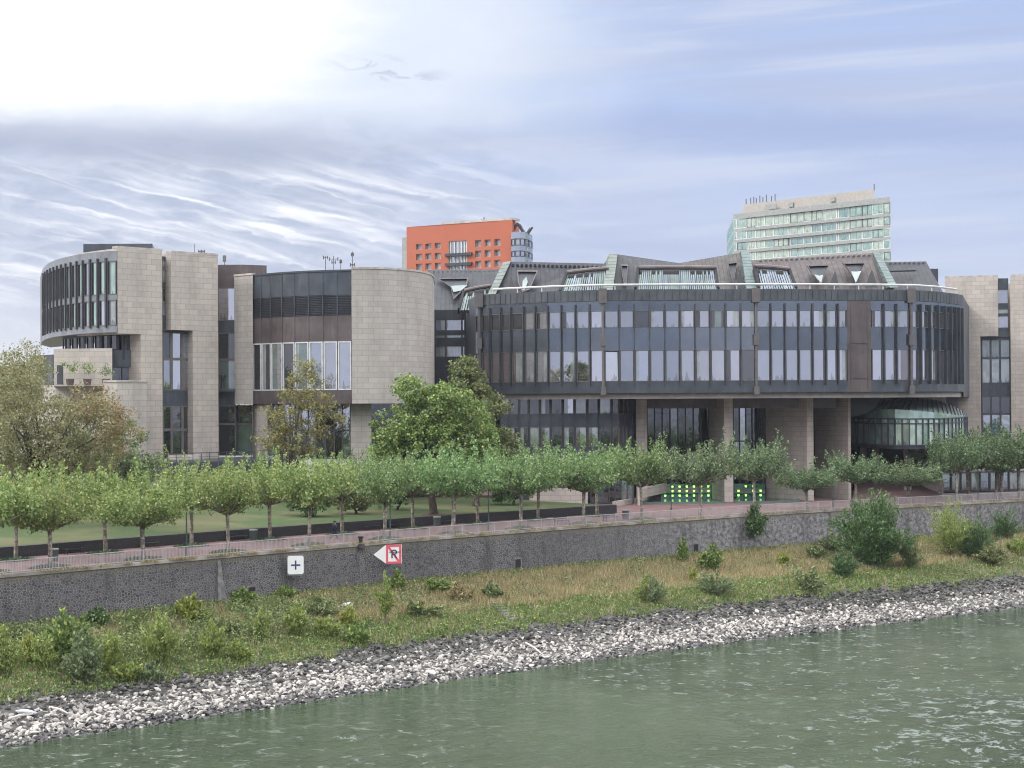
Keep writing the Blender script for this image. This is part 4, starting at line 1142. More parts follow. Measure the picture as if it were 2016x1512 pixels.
# front wall as a grid with real openings
xs = sorted({802, 1010, 885, 921} | {w[0] for w in wins} | {w[1] for w in wins})
zsl = sorted({0, round(zr_, 3)} | {round(w[2], 3) for w in wins} | {round(w[3], 3) for w in wins} | {round(Zof(903, 474, RY(903)), 3)})
zbay = round(Zof(903, 474, RY(903)), 3)
m = MB()
for x0, x1 in zip(xs, xs[1:]):
    for z0, z1 in zip(zsl, zsl[1:]):
        cx, cz = (x0 + x1) / 2, (z0 + z1) / 2
        hole = any(w[0] < cx < w[1] and w[2] < cz < w[3] for w in wins) or (885 < cx < 921 and cz < zbay)
        if hole: continue
        a, b = XY(x0, RY(x0)), XY(x1, RY(x1)); m.face([(*a, z0), (*b, z0), (*b, z1), (*a, z1)])
m.strip([a1, a2, a2 + Vector((0, 22)), XY(802, 366), a0], 0, zr_); m.cap([a0, a1, a2, a2 + Vector((0, 22)), XY(802, 366)], zr_)
rv = MB()
for w in wins:
    a, b = XY(w[0], RY(w[0])), XY(w[1], RY(w[1])); o_ = Vector((.1, .7))
    rv.face([(*a, w[2]), (*(a + o_), w[2]), (*(a + o_), w[3]), (*a, w[3])]); rv.face([(*b, w[3]), (*(b + o_), w[3]), (*(b + o_), w[2]), (*b, w[2])])
    rv.face([(*a, w[3]), (*(a + o_), w[3]), (*(b + o_), w[3]), (*b, w[3])]); rv.face([(*a, w[2]), (*b, w[2]), (*(b + o_), w[2]), (*(a + o_), w[2])])
m.build('wall', M['orange'], red); rv.build('window_reveals', M['orange'], red)
for w in wins:
    a, b = XY(w[0], RY(w[0])) + Vector((.1, .6)), XY(w[1], RY(w[1])) + Vector((.1, .6))
    window(red, a, b, w[2], w[3], [(.2, 'glass_curtain'), (1, 'blind')], frame='white_metal', fw=.12)
bay = [XY(x, RY(x) + .4) for x in (885, 889.5, 897, 904, 911, 917, 921)]
rows = [Zof(903, y, RY(903)) for y in (600, 560, 540, 521, 502, 474)]
glasswall(bay, rows, ['glass_pale', 'glass', 'blind', 'glass'], red, frame='white_metal', bar=.25)
for y in (502, 521):
    m = MB(); a, b = XY(877, RY(877) - .6), XY(929, RY(929) - .6); z = Zof(903, y, RY(903)); m.slab(a, b, .6, z - .2, z + .35); m.build('balcony', M['louver'], red)
gc = [XY(x, Y) for x, Y in ((1008, 326.6), (1015, 325.4), (1026, 325), (1036, 326), (1044, 328.4), (1050, 333))]
zc = [Zof(1030, y, 326) for y in (560, 516, 506, 494, 484, 470, 457)]
for z0, z1 in ((0, zc[0]), (zc[1], zc[2]), (zc[3], zc[4]), (zc[5], zc[6])):
    m = MB(); m.strip(gc, z0, z1); m.build('corner_tower_band', M['glass_blue'], red)
m = MB()
m.cap(gc + [XY(1050, 350), XY(1010, 350)], zc[6] - .2); m.strip([gc[-1], XY(1050, 350)], 0, zc[6]); m.build('corner_tower_roof', M['roof_flat'], red)
for a, b in zip(gc, gc[1:]):
    for z0, z1 in ((zc[0], zc[1]), (zc[2], zc[3]), (zc[4], zc[5])): window(red, a, b, z0, z1, wr.choice(['glass', 'glass_curtain', 'glass_blue']), frame='dark_metal', fw=.15)
m = MB(); m.tube([(*XY(1013 + 4 * k, 330), zc[6] + .9 + 1.1 * math.sin(k / 9 * math.pi * 2.2) * (1 if k < 5 else .8)) for k in range(10)], .35, 6); m.build('roof_trim', M['dark_metal'], red)
m = MB(); m.prism([XY(793, 343), XY(802, 342), XY(802, 352), XY(793, 352)], 0, Zof(797, 468, 343)); m.build('side_stair', M['tower_band'], red)
m = MB(); m.slab(XY(868, RY(868)), XY(1010, RY(1010)), 3, zr_ + .002, zr_ + .45); m.build('roof_edge', M['stone_cap'], red)

# ------------------------------------------------------------------ pale green glass office block far behind
gt = thing('glass_office_tower', (*XY(1600, 470), 0), 'far pale green glass office tower with a cream penthouse', 'building')
def GY(px): return interp([(1430, 481), (1447, 480), (1755, 440)], px) 
zt = Zof(1600, 412, GY(1600))
flo = [zt] + [Zof(1447, y, 480) for y in (453, 474.5, 495.5, 517, 538, 559)]
M['cream'] = principled('cream_panel', (.36, .335, .31), .8, var=.08)
xs = [1447, 1453, 1472, 1490, 1508, 1525, 1554, 1558, 1585, 1600, 1620, 1650, 1654, 1675, 1700, 1720, 1742, 1755]
pt = [XY(x, GY(x)) for x in xs]; gr = random.Random(4)
sA, sB = XY(1433, 525), XY(1447, 480)
m = MB()
oY = Vector((0, 1.0))
for z in flo: m.prism([pt[0], pt[-1], pt[-1] + oY, pt[0] + oY], z - .55, z + (.3 if z != zt else .9)); m.slab(sA, sB, .8, z - .55, z + .25)
m.prism([pt[0], pt[-1], pt[-1] + oY * 20, pt[0] + oY * 20], 0, flo[-1] - .6)
m.build('floor_band', M['tower_band'], gt)
kinds = ['glass_pale', 'glass_pale2', 'glass_pale3', 'glass_pale']
for z1, z0 in zip(flo, flo[1:]):
    cur = 'glass_pale'
    for a, b in zip(pt, pt[1:]):
        if gr.random() < .7: cur = gr.choice(kinds)
        window(gt, a, b, z0 + .3, z1 - .55, cur, frame='white_metal' if gr.random() < .8 else 'frame', fw=.18, mull=max(0, int((b - a).length / 1.6) - 1))
    g = MB(); g.strip([sA, sB], z0 + .25, z1 - .55); g.build('side_pane', M['glass_pale2'], gt)
m = MB(); m.cap([pt[0], pt[-1], pt[-1] + Vector((8, 40)), sA], zt + .2); m.strip([pt[-1], pt[-1] + Vector((8, 40)), sA], 0, zt); m.build('roof', M['roof_flat'], gt)
ph = [XY(1466, 484), XY(1724, 450), XY(1721, 466), XY(1464, 500)]
m = MB(); m.prism(ph, zt + .21, Zof(1600, 388, 467)); m.build('penthouse', M['cream'], gt)
for x0, x1 in ((1508, 1531), (1555, 1564), (1637, 1646)):
    m = MB(); Y = interp([(1466, 483.7), (1724, 449.7)], (x0 + x1) / 2); c = (x0 + x1) / 2
    y = 404 - (c - 1466) * .128
    m.slab(XY(x0, Y - .15), XY(x1, Y - .15 - (x1 - x0) * .13), .2, Zof(c, y + 16, Y), Zof(c, y + 7, Y)); m.build('louvre_panel', M['tower_band'], gt)

# ------------------------------------------------------------------ aerials on the roofs
def aerial(px, py0, py1, Y, label, arms=(), r=.045, mat='frame', grp='roof aerials'):
    p = P(px, py0, Y); q = P(px, py1, Y); m = MB()
    m.tube([p, (p.x, p.y, q.z)], r, 5)
    for f, w, t in arms:
        z = p.z + (q.z - p.z) * f
        m.bar((p.x - w, p.y, z), (p.x + w, p.y, z), t); m.box((p.x - w, p.y, z), (.11, .11, .42)); m.box((p.x + w, p.y, z), (.11, .11, .42))
    o = m.build('aerial', M[mat], None, loc=p); tag(o, label, 'aerial', grp)
zh = 534.5
aerial(641, zh, 504, 199, 'thin aerial with a short top arm, leftmost of the four on the curved hall', ((.9, .25, .07),))
aerial(657, zh, 504, 199, 'aerial with a wide cross arm on the curved hall roof', ((.8, .5, .07), (.6, .2, .06)))
aerial(671, zh, 510, 199, 'short stubby aerial on the curved hall roof', ((.8, .1, .16),))
aerial(694, zh + 1, 495, 199, 'tallest aerial on the curved hall roof, hung with small dishes', ((.85, .12, .1), (.35, .25, .14)), mat='brown_light')
aerial(383, 500, 480, 199, 'needle thin aerial on top of the right stone tower', r=.035)
aerial(397, 500, 492, 199, 'stubby dish aerial on top of the right stone tower', ((.6, .35, .18),), r=.12)
aerial(442, 523, 502, 205, 'aerial on the brown plant room between tower and hall', ((.8, .15, .08), (.5, .15, .08)))
aerial(953, 438, 428, 334, 'forked aerial on the red tower roof', ((.5, .5, .15),), r=.14)
for k, (x, h_) in enumerate(((1469, 12), (1478, 13), (1484, 14), (1489, 11), (1496, 15), (1502, 11), (1509, 15), (1519, 11), (1526, 14))):
    Y = 484 - (x - 1466) * .13 + 3; y = 404 - (x - 1466) * .128
    aerial(x, y + 3, y - h_, Y, 'slim grey aerial in the row on the left of the cream penthouse', r=.16, grp='aerials in a row on the penthouse')
aerial(1721, 376, 362, 452, 'single aerial at the right end of the cream penthouse', r=.14)
# ------------------------------------------------------------------ foliage materials
def leaf(name, c1, c2, c3=None, trans=.35, obj=.0):
    m, nt = _mat(name); h = N(nt)
    out = h.n('ShaderNodeOutputMaterial'); g = h.n('ShaderNodeNewGeometry'); oi = h.n('ShaderNodeObjectInfo')
    r = g.outputs['Random Per Island']
    st = [(0.0, c1), (.75, c2)] + ([(1.0, c3)] if c3 else [])
    c = h.ramp(r, st)
    if obj:
        hs = h.n('ShaderNodeHueSaturation', {'Color': c, 'Hue': h.math('MULTIPLY_ADD', oi.outputs['Random'], obj * .05, .5 - obj * .025), 'Value': h.math('MULTIPLY_ADD', oi.outputs['Random'], obj * .4, 1 - obj * .2)})
        c = hs.outputs[0]
    d = h.n('ShaderNodeBsdfDiffuse', {'Color': c}); t = h.n('ShaderNodeBsdfTranslucent', {'Color': c})
    gl = h.n('ShaderNodeBsdfGlossy', {'Color': (.8, .85, .8, 1), 'Roughness': .45})
    a = h.n('ShaderNodeMixShader', {0: trans, 1: d.outputs[0], 2: t.outputs[0]})
    b = h.n('ShaderNodeMixShader', {0: .05, 1: a.outputs[0], 2: gl.outputs[0]})
    nt.links.new(b.outputs[0], out.inputs[0]); return m
M['plane_yellow'] = leaf('plane_leaves_yellowing', (0.106, 0.188, 0.047), (0.260, 0.334, 0.104), (0.472, 0.486, 0.187), trans=.42, obj=.5)
M['plane_green'] = leaf('plane_leaves_green', (0.079, 0.157, 0.052), (0.207, 0.314, 0.113), (0.390, 0.478, 0.215), trans=.42, obj=.5)
M['plane_dark'] = leaf('plane_leaves_dark', (0.073, 0.126, 0.059), (0.171, 0.245, 0.113), (0.329, 0.402, 0.204), trans=.4, obj=.4)
M['autumn'] = leaf('autumn_leaves', (0.168, 0.185, 0.084), (0.297, 0.288, 0.138), (0.347, 0.288, 0.148))
M['autumn_red'] = leaf('rusty_leaves', (0.187, 0.159, 0.073), (0.286, 0.204, 0.092), (0.330, 0.170, 0.087))
M['yellowing'] = leaf('yellowing_leaves', (0.149, 0.154, 0.051), (0.299, 0.272, 0.091), (0.230, 0.190, 0.081))
M['green'] = leaf('green_leaves', (0.077, 0.151, 0.043), (0.224, 0.310, 0.080), (0.462, 0.505, 0.148))
M['olive'] = leaf('olive_leaves', (0.098, 0.134, 0.046), (0.182, 0.214, 0.074), (0.273, 0.254, 0.097))
M['willow'] = leaf('willow_leaves', (0.149, 0.213, 0.051), (0.287, 0.355, 0.091), (0.437, 0.474, 0.132))
M['willow_dark'] = leaf('willow_leaves_dark', (0.040, 0.095, 0.030), (0.098, 0.184, 0.056), (0.184, 0.272, 0.091))
M['yellow_leaf'] = leaf('yellow_leaves', (0.190, 0.237, 0.044), (0.330, 0.371, 0.075), (0.420, 0.412, 0.088))
M['grey_green'] = leaf('grey_green_leaves', (0.102, 0.148, 0.063), (0.204, 0.260, 0.121), (0.324, 0.371, 0.190))
M['shrub_dark'] = leaf('dark_shrub_leaves', (0.047, 0.095, 0.033), (0.101, 0.174, 0.059), (0.176, 0.264, 0.083))
M['dry'] = leaf('dry_grass_blades', (0.224, 0.185, 0.089), (0.414, 0.346, 0.177), (0.582, 0.508, 0.296), trans=.2)
M['grass'] = leaf('bank_grass_blades', (0.081, 0.130, 0.030), (0.172, 0.249, 0.061), (0.299, 0.355, 0.111), trans=.25)
M['weed'] = leaf('weed_leaves', (0.108, 0.148, 0.058), (0.204, 0.253, 0.100), (0.348, 0.371, 0.158), trans=.25)
def bark_c(h, tc, c):
    n = h.noise(tc.outputs['Object'], 3.2, 4.0, .7)
    return h.mix(h.step(n, .45, .6), (.15, .13, .11), (.40, .36, .30))
M['plane_bark'] = principled('plane_bark', (.2, .18, .15), .9, extra=bark_c)
M['bark'] = principled('dark_bark', (.075, .06, .05), .95, var=.35, vscale=4)
M['twig'] = principled('twig_bark', (.13, .10, .085), .95)

def leaf_quad(m, p, size, r, up=None, bias=.5, asp=.62):
    n = Vector((r.gauss(0, 1), r.gauss(0, 1), r.gauss(0, 1)))
    if up is not None: n = n.normalized() * (1 - bias) + up * bias
    if n.length < .01: n = Vector((0, 0, 1))
    n.normalize(); t = n.orthogonal().normalized()
    a = r.random() * 6.283; b = n.cross(t)
    x = (t * math.cos(a) + b * math.sin(a)) * size * .5; y = n.cross(x).normalized() * size * .5 * asp
    i = len(m.v); q = p
    m.v += [tuple(q - x), tuple(q - y + n * size * .08), tuple(q + x), tuple(q + y + n * size * .08)]
    m.f.append((i, i + 1, i + 2, i + 3)); m.m.append(0); m.uv.append(None)
class Foliage(MB):
    def build(s, name, mat, parent=None, loc=None):
        me = bpy.data.meshes.new(name)
        me.from_pydata(s.v, [], s.f); me.materials.append(mat)
        o = bpy.data.objects.new(name, me); link(o, parent); return o
def clump(m, c, rad, n, size, r, squash=.8):
    for _ in range(n):
        d = Vector((r.gauss(0, 1), r.gauss(0, 1), r.gauss(0, 1)))
        d = d.normalized() * rad * r.random() ** .45
        d.z *= squash
        leaf_quad(m, c + d, size * (.7 + .6 * r.random()), r, (d.normalized() + Vector((0, 0, .5))).normalized(), .45)

# ------------------------------------------------------------------ pollarded plane trees
def plane_meshes(seed):
    r = random.Random(seed); tr = MB(); cr = Foliage()
    lean = Vector((r.uniform(-.12, .12), r.uniform(-.12, .12), 0))
    top = Vector((0, 0, 3.0)) + lean
    tr.tube([(0, 0, -.1), (0.02, 0, .3), tuple(lean * .5 + Vector((0, 0, 1.6))), tuple(top)], [.27, .2, .17, .19], 8)
    tips = []
    nb = r.randint(7, 9)
    for k in range(nb):
        a = 6.283 * k / nb + r.uniform(-.25, .25); L = r.uniform(2.6, 3.9)
        e = top + Vector((math.cos(a) * L, math.sin(a) * L * .92, r.uniform(.6, 1.7)))
        mid = top + (e - top) * .5 + Vector((0, 0, -.12 + r.uniform(-.1, .1)))
        tr.tube([top - Vector((0, 0, .15)), mid, e], [.12, .085, .06], 5)
        for f in (.4, .7, 1.0):
            tips.append((top + (e - top) * f, f))
    for p, f in tips + [(top + Vector((0, 0, .4)), .2)]:
        ns = 7 if f > .5 else 5
        for _ in range(ns):
            q = p + Vector((r.gauss(0, .35), r.gauss(0, .35), 0))
            d = Vector((r.gauss(0, .42), r.gauss(0, .42), 1.0)) if r.random() < .72 else Vector((r.gauss(0, 1), r.gauss(0, 1), r.uniform(-.7, .2)))
            L = (r.uniform(1.0, 2.3) if r.random() < .7 else r.uniform(2.2, 3.3)) if d.z > .6 else r.uniform(.5, 1.1)
            d = d.normalized() * L
            n = int(18 + 18 * L)
            for i in range(n):
                t = (i + r.random()) / n
                w = .31 * (1 - .8 * t) + .035
                c = q + d * t + Vector((r.gauss(0, w), r.gauss(0, w), r.gauss(0, w * .6)))
                leaf_quad(cr, c, r.uniform(.16, .34) * (1 - .2 * t), r, Vector((0, -.2, 1)), .35, .8)
    return tr, cr
def mesh_of(mb, name, mat, smooth=False):
    me = bpy.data.meshes.new(name); me.from_pydata(mb.v, [], mb.f); me.materials.append(mat)
    if smooth: me.polygons.foreach_set('use_smooth', [True] * len(me.polygons))
    return me
PLANE = []
for s in range(5):
    tr, cr = plane_meshes(100 + s)
    PLANE.append((mesh_of(tr, 'plane_trunk', M['plane_bark'], True), {k: mesh_of(cr, 'plane_crown', M[k]) for k in ('plane_yellow', 'plane_green', 'plane_dark')}))
def plane_tree(p, k, mat, sc, rz, label, group):
    t = thing('plane_tree', p, label, 'tree', group)
    tm, cm = PLANE[k % 5]
    a = bpy.data.objects.new('trunk', tm); link(a, t); b = bpy.data.objects.new('crown', cm[mat]); link(b, t)
    a.rotation_euler.z = b.rotation_euler.z = rz; a.scale = b.scale = sc
    return t
front = [(-22, 1124, 'front row plane tree cut off by the photo edge, leftmost of its row'), (98, 1114, 'front row plane tree with the first green litter bin behind its trunk'),
 (281, 1097, 'front row plane tree between the first litter bin and the first street lamp'), (448, 1083, 'full round front row plane tree right of the first street lamp'),
 (607, 1070, 'front row plane tree standing over the white plus sign'), (756, 1057, 'front row plane tree above the white arrow sign with a red square'),
 (891, 1045, 'front row plane tree just past the bin by the low wall'), (1023, 1035, 'front row plane tree in front of the pale base wall'),
 (1147, 1025, 'front row plane tree just left of the benches on the railing side'), (1262, 1018, 'slightly leaning front row plane tree beside the bin near the lawn end'),
 (1377, 1011, 'front row plane tree before the green lit basin'), (1484, 1003.5, 'front row plane tree between the two tall stone fins'),
 (1588, 997, 'thin front row plane tree in front of the slender stone fin'), (1684, 991, 'sparse front row plane tree behind the big willow bush'),
 (1786, 987, 'front row plane tree before the red ramp'), (1882, 983, 'front row plane tree right of the red ramp'), (1970, 979, 'front row plane tree before the shopfront glazing, last fully seen'),
 (2060, 974, 'front row plane tree cut off at the far end of the row')]
for i, (x, y, lab) in enumerate(front):
    u = u_at(x, off=2.2); p = land(u, 2.2)
    mt = 'plane_yellow' if x < 700 else 'plane_green' if x < 1300 else 'plane_dark'
    s = 1.0 if x < 1500 else .86 if x < 1700 else 1.0
    zs_ = 1.1 if x < 520 else 1.18 if x < 800 else 1.28 if x < 1500 else .9 if x < 1700 else 1.0
    if x > 1700: s = 1.05; zs_ = 1.2
    if 1760 < x < 1800: s, zs_ = .95, .84
    vr = random.Random(i + 40); s *= vr.uniform(.84, 1.12); zs_ *= vr.uniform(.88, 1.08)
    plane_tree((p.x, p.y, 0.02), i * 2, mt, (s, s, zs_), i * 1.7, lab, 'front row of plane trees')
backr = [(30, 1092, 'back row plane tree nearest the left photo edge'), (207, 1077, 'back row plane tree between the first two front row trees'), (376, 1063, 'back row plane tree just right of the first street lamp'),
 (530, 1052, 'back row plane tree behind the second litter bin'), (673, 1042, 'back row plane tree beside the walking person'), (811, 1034, 'back row plane tree left of the third litter bin'),
 (939, 1026, 'back row plane tree left of the third street lamp'), (1058, 1017, 'back row plane tree before the pale base wall'), (1174, 1009, 'back row plane tree at the end of the low wall')]
for i, (x, y, lab) in enumerate(backr):
    u = u_at(x, off=9.6); p = land(u, 9.6)
    mt = 'plane_yellow' if x < 640 else 'plane_green'
    plane_tree((p.x, p.y, 0.02), i * 3 + 1, mt, (.95, .95, 1.16), i * 2.3 + .6, lab, 'back row of plane trees')
for i, (x, Y, s, lab) in enumerate(((1850, 214, 1.05, 'back plane tree right of the red ramp by the pavilion'), (1905, 213, 1.12, 'taller back plane tree under the stone wing'), (1960, 212, 1.2, 'tall back plane tree below the stone wing slot'), (2005, 213, 1.2, 'tall back plane tree cut by the right photo edge'))):
    p = XY(x, Y); plane_tree((p.x, p.y, 0), i + 2, 'plane_dark', (s, s, s * 1.1), i * 2.1, lab, 'plane trees under the stone wing')
# planting ovals at the trunks
M['ivy'] = leaf('ground_ivy', (.05, .10, .045), (.09, .16, .075), (.13, .2, .1), trans=.1)
def oval_mesh():
    r = random.Random(3); m = Foliage()
    for _ in range(900):
        a = r.random() * 6.283; q = math.sqrt(r.random())
        leaf_quad(m, Vector((math.cos(a) * q * 1.75, math.sin(a) * q * 1.1, .05 + .22 * (1 - q * q) * r.random())), r.uniform(.14, .26), r, Vector((0, 0, 1)), .5, .8)
    return mesh_of(m, 'planting_oval', M['ivy'])
om = oval_mesh()
for (row, off) in ((front, 2.2), (backr, 9.6)):
    for x, y, lab in row:
        if x > 1300: continue
        u = u_at(x, off=off); p = land(u, off); o = bpy.data.objects.new('planting_oval', om); link(o); o.location = (p.x, p.y, 0.0)
        d = qn(u); o.rotation_euler.z = math.atan2(-d.x, d.y)
        tag(o, 'low green planting oval round the ' + ' '.join(lab.replace(', leftmost of its row','').replace(', last fully seen','').split()[:9]), 'ground planting', 'planting ovals round the plane trees')

# ------------------------------------------------------------------ freely grown trees
def free_tree(name, base, trunk_h, trunk_r, blobs, mats, label, group=None, seed=1, clumps=90, per=46, size=.42, crad=.95, limb=True, cat='tree', bark='bark', extra=None, nbranch=14, sc_=1.0, up_=0.0):
    """blobs: (offset from base, radii, material index, share)"""
    r = random.Random(seed); t = thing(name, base, label, cat, group); per = int(per * 1.25)
    blobs = [((o_[0] * sc_, o_[1] * sc_, o_[2] * sc_ + up_), (q_[0] * sc_, q_[1] * sc_, q_[2] * sc_), i_, h_) for o_, q_, i_, h_ in blobs]
    tr = MB(); forks = []
    top = Vector((r.uniform(-.3, .3), 0, trunk_h))
    tr.tube([(0, 0, -.3), (0, 0, .4), tuple(top * .6), tuple(top)], [trunk_r * 1.5, trunk_r, trunk_r * .85, trunk_r * .7], 9)
    crowns = [Foliage() for _ in mats]
    tot = sum(b[3] for b in blobs)
    for off, rad, mi, sh in blobs:
        off = Vector(off); rad = Vector(rad)
        k = max(2, int(nbranch * sh / tot)); cs = []
        for _ in range(int(clumps * sh / tot)):
            d = Vector((r.gauss(0, 1), r.gauss(0, 1), r.gauss(0, 1))).normalized() * (r.random() ** .38)
            c = off + Vector((d.x * rad.x, d.y * rad.y, d.z * rad.z)); cs.append(c)
            clump(crowns[mi], c, crad * r.uniform(.6, 1.2), per, size, r)
        if limb:
            for c in r.sample(cs, min(k, len(cs))):
                mid = top + (c - top) * .45 + Vector((r.gauss(0, .3), r.gauss(0, .3), (c - top).length * .1))
                tr.tube([top * .92, mid, c], [trunk_r * .45, trunk_r * .22, .03], 5)
    a = bpy.data.objects.new('trunk', mesh_of(tr, 'trunk', M[bark], True)); link(a, t)
    for c, mt in zip(crowns, mats):
        b = bpy.data.objects.new('crown', mesh_of(c, 'crown', M[mt])); link(b, t)
    return t
def lawn_at(px, Y):
    p = XY(px, Y); best = None
    for i in range(200):
        u = .2 + 5.6 * i / 200; q = quay(u); n = qn(u); k = (p - q).dot(n); d = abs((p - q).dot(Vector((n.y, -n.x))))
        if best is None or d < best[0]: best = (d, u, k)
    k = (best[2] - 12.75) / 27.0
    return Vector((p.x, p.y, lawn_z(best[1], max(0, min(1, k)))))
# large autumn tree on the left, rusty at its top right
b = lawn_at(79, 156)
s_ = 156 / 3300
free_tree('autumn_tree', b, 3.4, .42, [((-1.2, 0, 9.3), (5.6, 4.5, 3.6), 0, 4), ((3.4, -.5, 8.0), (4.4, 3.6, 3.4), 0, 3), ((-2.6, 0, 12.6), (3.4, 3, 2.6), 0, 1.5), ((4.6, 0, 10.2), (2.6, 2.6, 2.0), 1, .9), ((6.6, -.4, 8.4), (2.2, 2.2, 2.4), 1, .6), ((-3, 1, 6.4), (3.6, 3, 2.4), 0, 1.2), ((3, 1, 5.2), (3.6, 3, 1.6), 0, 1.2), ((-.5, -1, 6.2), (4.5, 3, 2.2), 0, 1.6)],
          ['autumn', 'autumn_red'], 'large thinning autumn tree with rusty patches on the left of the lawn', seed=5, clumps=520, per=46, size=.235, crad=1.1, nbranch=46, sc_=1.1, up_=-.5)
b = lawn_at(22, 170)
free_tree('autumn_tree', b, 4, .35, [((0, 0, 10.5), (3.6, 3, 3.2), 0, 3), ((1.5, 0, 13.4), (2.6, 2.4, 2.4), 0, 1), ((0, -.3, 12.0), (2, 2, 1.4), 1, 1)], ['autumn', 'autumn_red'],
          'smaller orange tinted tree behind the large autumn tree at the left edge', seed=8, clumps=200, per=44, size=.245, crad=1.05, sc_=1.0, up_=.6)
b = lawn_at(214, 166)
free_tree('shrub_tree', b, 1.4, .16, [((0, 0, 4.4), (3.0, 2.4, 2.6), 0, 3), ((2.2, 0, 3.0), (2.2, 2, 1.8), 0, 1)], ['grey_green'], 'bushy grey green tree between the big autumn tree and the podium', seed=12, clumps=110, per=44, size=.34, crad=.95, sc_=1.3, up_=.6)
# slender yellowing tree before the hall
b = lawn_at(572, 177)
free_tree('yellowing_tree', b, 3.6, .16, [((1.3, 0, 10.2), (1.9, 1.6, 2.7), 0, 2), ((-.6, 0, 7.6), (2.2, 1.8, 2.2), 0, 1.6), ((3.3, 0, 8.0), (1.9, 1.6, 2.4), 0, 1.2), ((-2.0, 0, 5.6), (1.9, 1.6, 1.5), 0, .8), ((.8, 0, 5.4), (2.8, 2, 1.5), 0, 1)], ['yellowing'],
          'slender half bare yellowing tree in front of the hall windows', seed=21, clumps=170, per=28, size=.27, crad=.75, nbranch=40, bark='twig', sc_=1.15, up_=1.2)
# bare twiggy shrub
b = lawn_at(700, 184); t = thing('bare_shrub', b, 'leafless twiggy shrub standing against the pale hall pier', 'shrub'); r = random.Random(2); m = MB()
for k in range(15):
    a = r.uniform(-.38, .38); L = r.uniform(4.2, 6.6); q = Vector((math.sin(a) * L, r.uniform(-.8, .8), math.cos(a) * L)); s0 = Vector((r.uniform(-.25, .25), 0, 0))
    m.tube([s0, s0 + q * .4 + Vector((-.1, 0, .1)), s0 + q], [.07, .05, .015], 5)
    for j in range(5):
        f = r.uniform(.35, .95); e = s0 + q * f; d = Vector((r.gauss(0, .6), r.gauss(0, .4), r.uniform(.5, 1.5))); m.tube([e, e + d * .5 + Vector((0, 0, .05)), e + d], [.028, .02, .008], 4)
o = bpy.data.objects.new('branches', mesh_of(m, 'branches', M['twig'])); link(o, t)
# big green maple and the darker pointed tree behind it
b = lawn_at(852, 176)
free_tree('maple_tree', b, 3.2, .45, [((-3.2, 0, 7.2), (2.7, 2.8, 2.2), 0, 1.6), ((.4, -.4, 9.0), (3.2, 3, 2.4), 0, 2), ((-1.9, 0, 10.7), (1.9, 1.9, 1.5), 0, .8), ((3.6, 0, 7.2), (2.9, 2.8, 2.4), 0, 1.6), ((0, -.6, 6.2), (4.4, 3.2, 1.8), 0, 1.6), ((4.4, 0, 4.6), (2.6, 2.6, 1.6), 0, .7), ((-4.4, 0, 5.0), (2.0, 2.2, 1.3), 0, .6), ((1.6, -.4, 10.4), (2.0, 2, 1.2), 0, .8)], ['green'],
          'broad bright green maple on the lawn before the gap in the buildings', seed=31, clumps=330, per=56, size=.34, crad=.95, nbranch=26, sc_=1.14, up_=.7)
b = lawn_at(936, 190)
free_tree('conical_tree', b, 3, .4, [((0, 0, 9.2), (4.0, 3.4, 3.2), 0, 3), ((-.6, 0, 12.8), (2.4, 2.2, 2.2), 0, 1.4), ((-1.2, 0, 15.0), (1.2, 1.1, 1.3), 0, .6), ((1.2, 0, 6.0), (3.8, 3, 2.4), 0, 2)], ['olive'],
          'tall olive tree with a pointed top behind the green maple', seed=37, clumps=260, per=56, size=.34, crad=.95, sc_=1.02, up_=.3)
for k, (x, Y, w_, h_, mt, lab) in enumerate(((610, 172, 2.4, 2.2, 'shrub_dark', 'dark low shrub with a mulch ring left of the middle lawn'), (700, 176, 2.6, 2.6, 'olive', 'round olive shrub on the lawn below the bare shrub'), (782, 182, 2.4, 3.0, 'shrub_dark', 'dark green shrub at the foot of the maple'), (1010, 192, 3.0, 2.6, 'shrub_dark', 'wide dark shrub at the left end of the office block'), (8, 182, 3.6, 4.2, 'olive', 'big olive shrub behind the smaller orange tinted tree'), (58, 186, 3.4, 3.6, 'shrub_dark', 'dark shrub behind the trunk of the large autumn tree'), (150, 182, 3.8, 3.8, 'olive', 'wide olive shrub between the large autumn tree and the stone block'))):
    b = lawn_at(x, Y)
    free_tree('lawn_shrub', b, .6, .12, [((0, 0, h_ * .75), (w_, w_ * .7, h_ * .6), 0, 1)], [mt], lab, seed=50 + k, clumps=40, per=44, size=.3, crad=.75, cat='shrub')
# lawn tree trunks further back (mulch rings at their feet)
for x, Y in ((79, 155.8), (852, 175.8)):
    b = lawn_at(x, Y); m = MB(); m.tube([b + Vector((0, 0, -.05)), b + Vector((0, 0, .09))], [1.5, 1.2], 16)
    M['mulch'] = M.get('mulch') or principled('bark_mulch', (.085, .045, .035), .95, var=.4, vscale=6)
    o = m.build('mulch_ring', M['mulch'], None, loc=b); tag(o, 'brown bark mulch ring under the ' + ('large autumn tree' if x < 100 else 'green maple'), 'mulch ring')
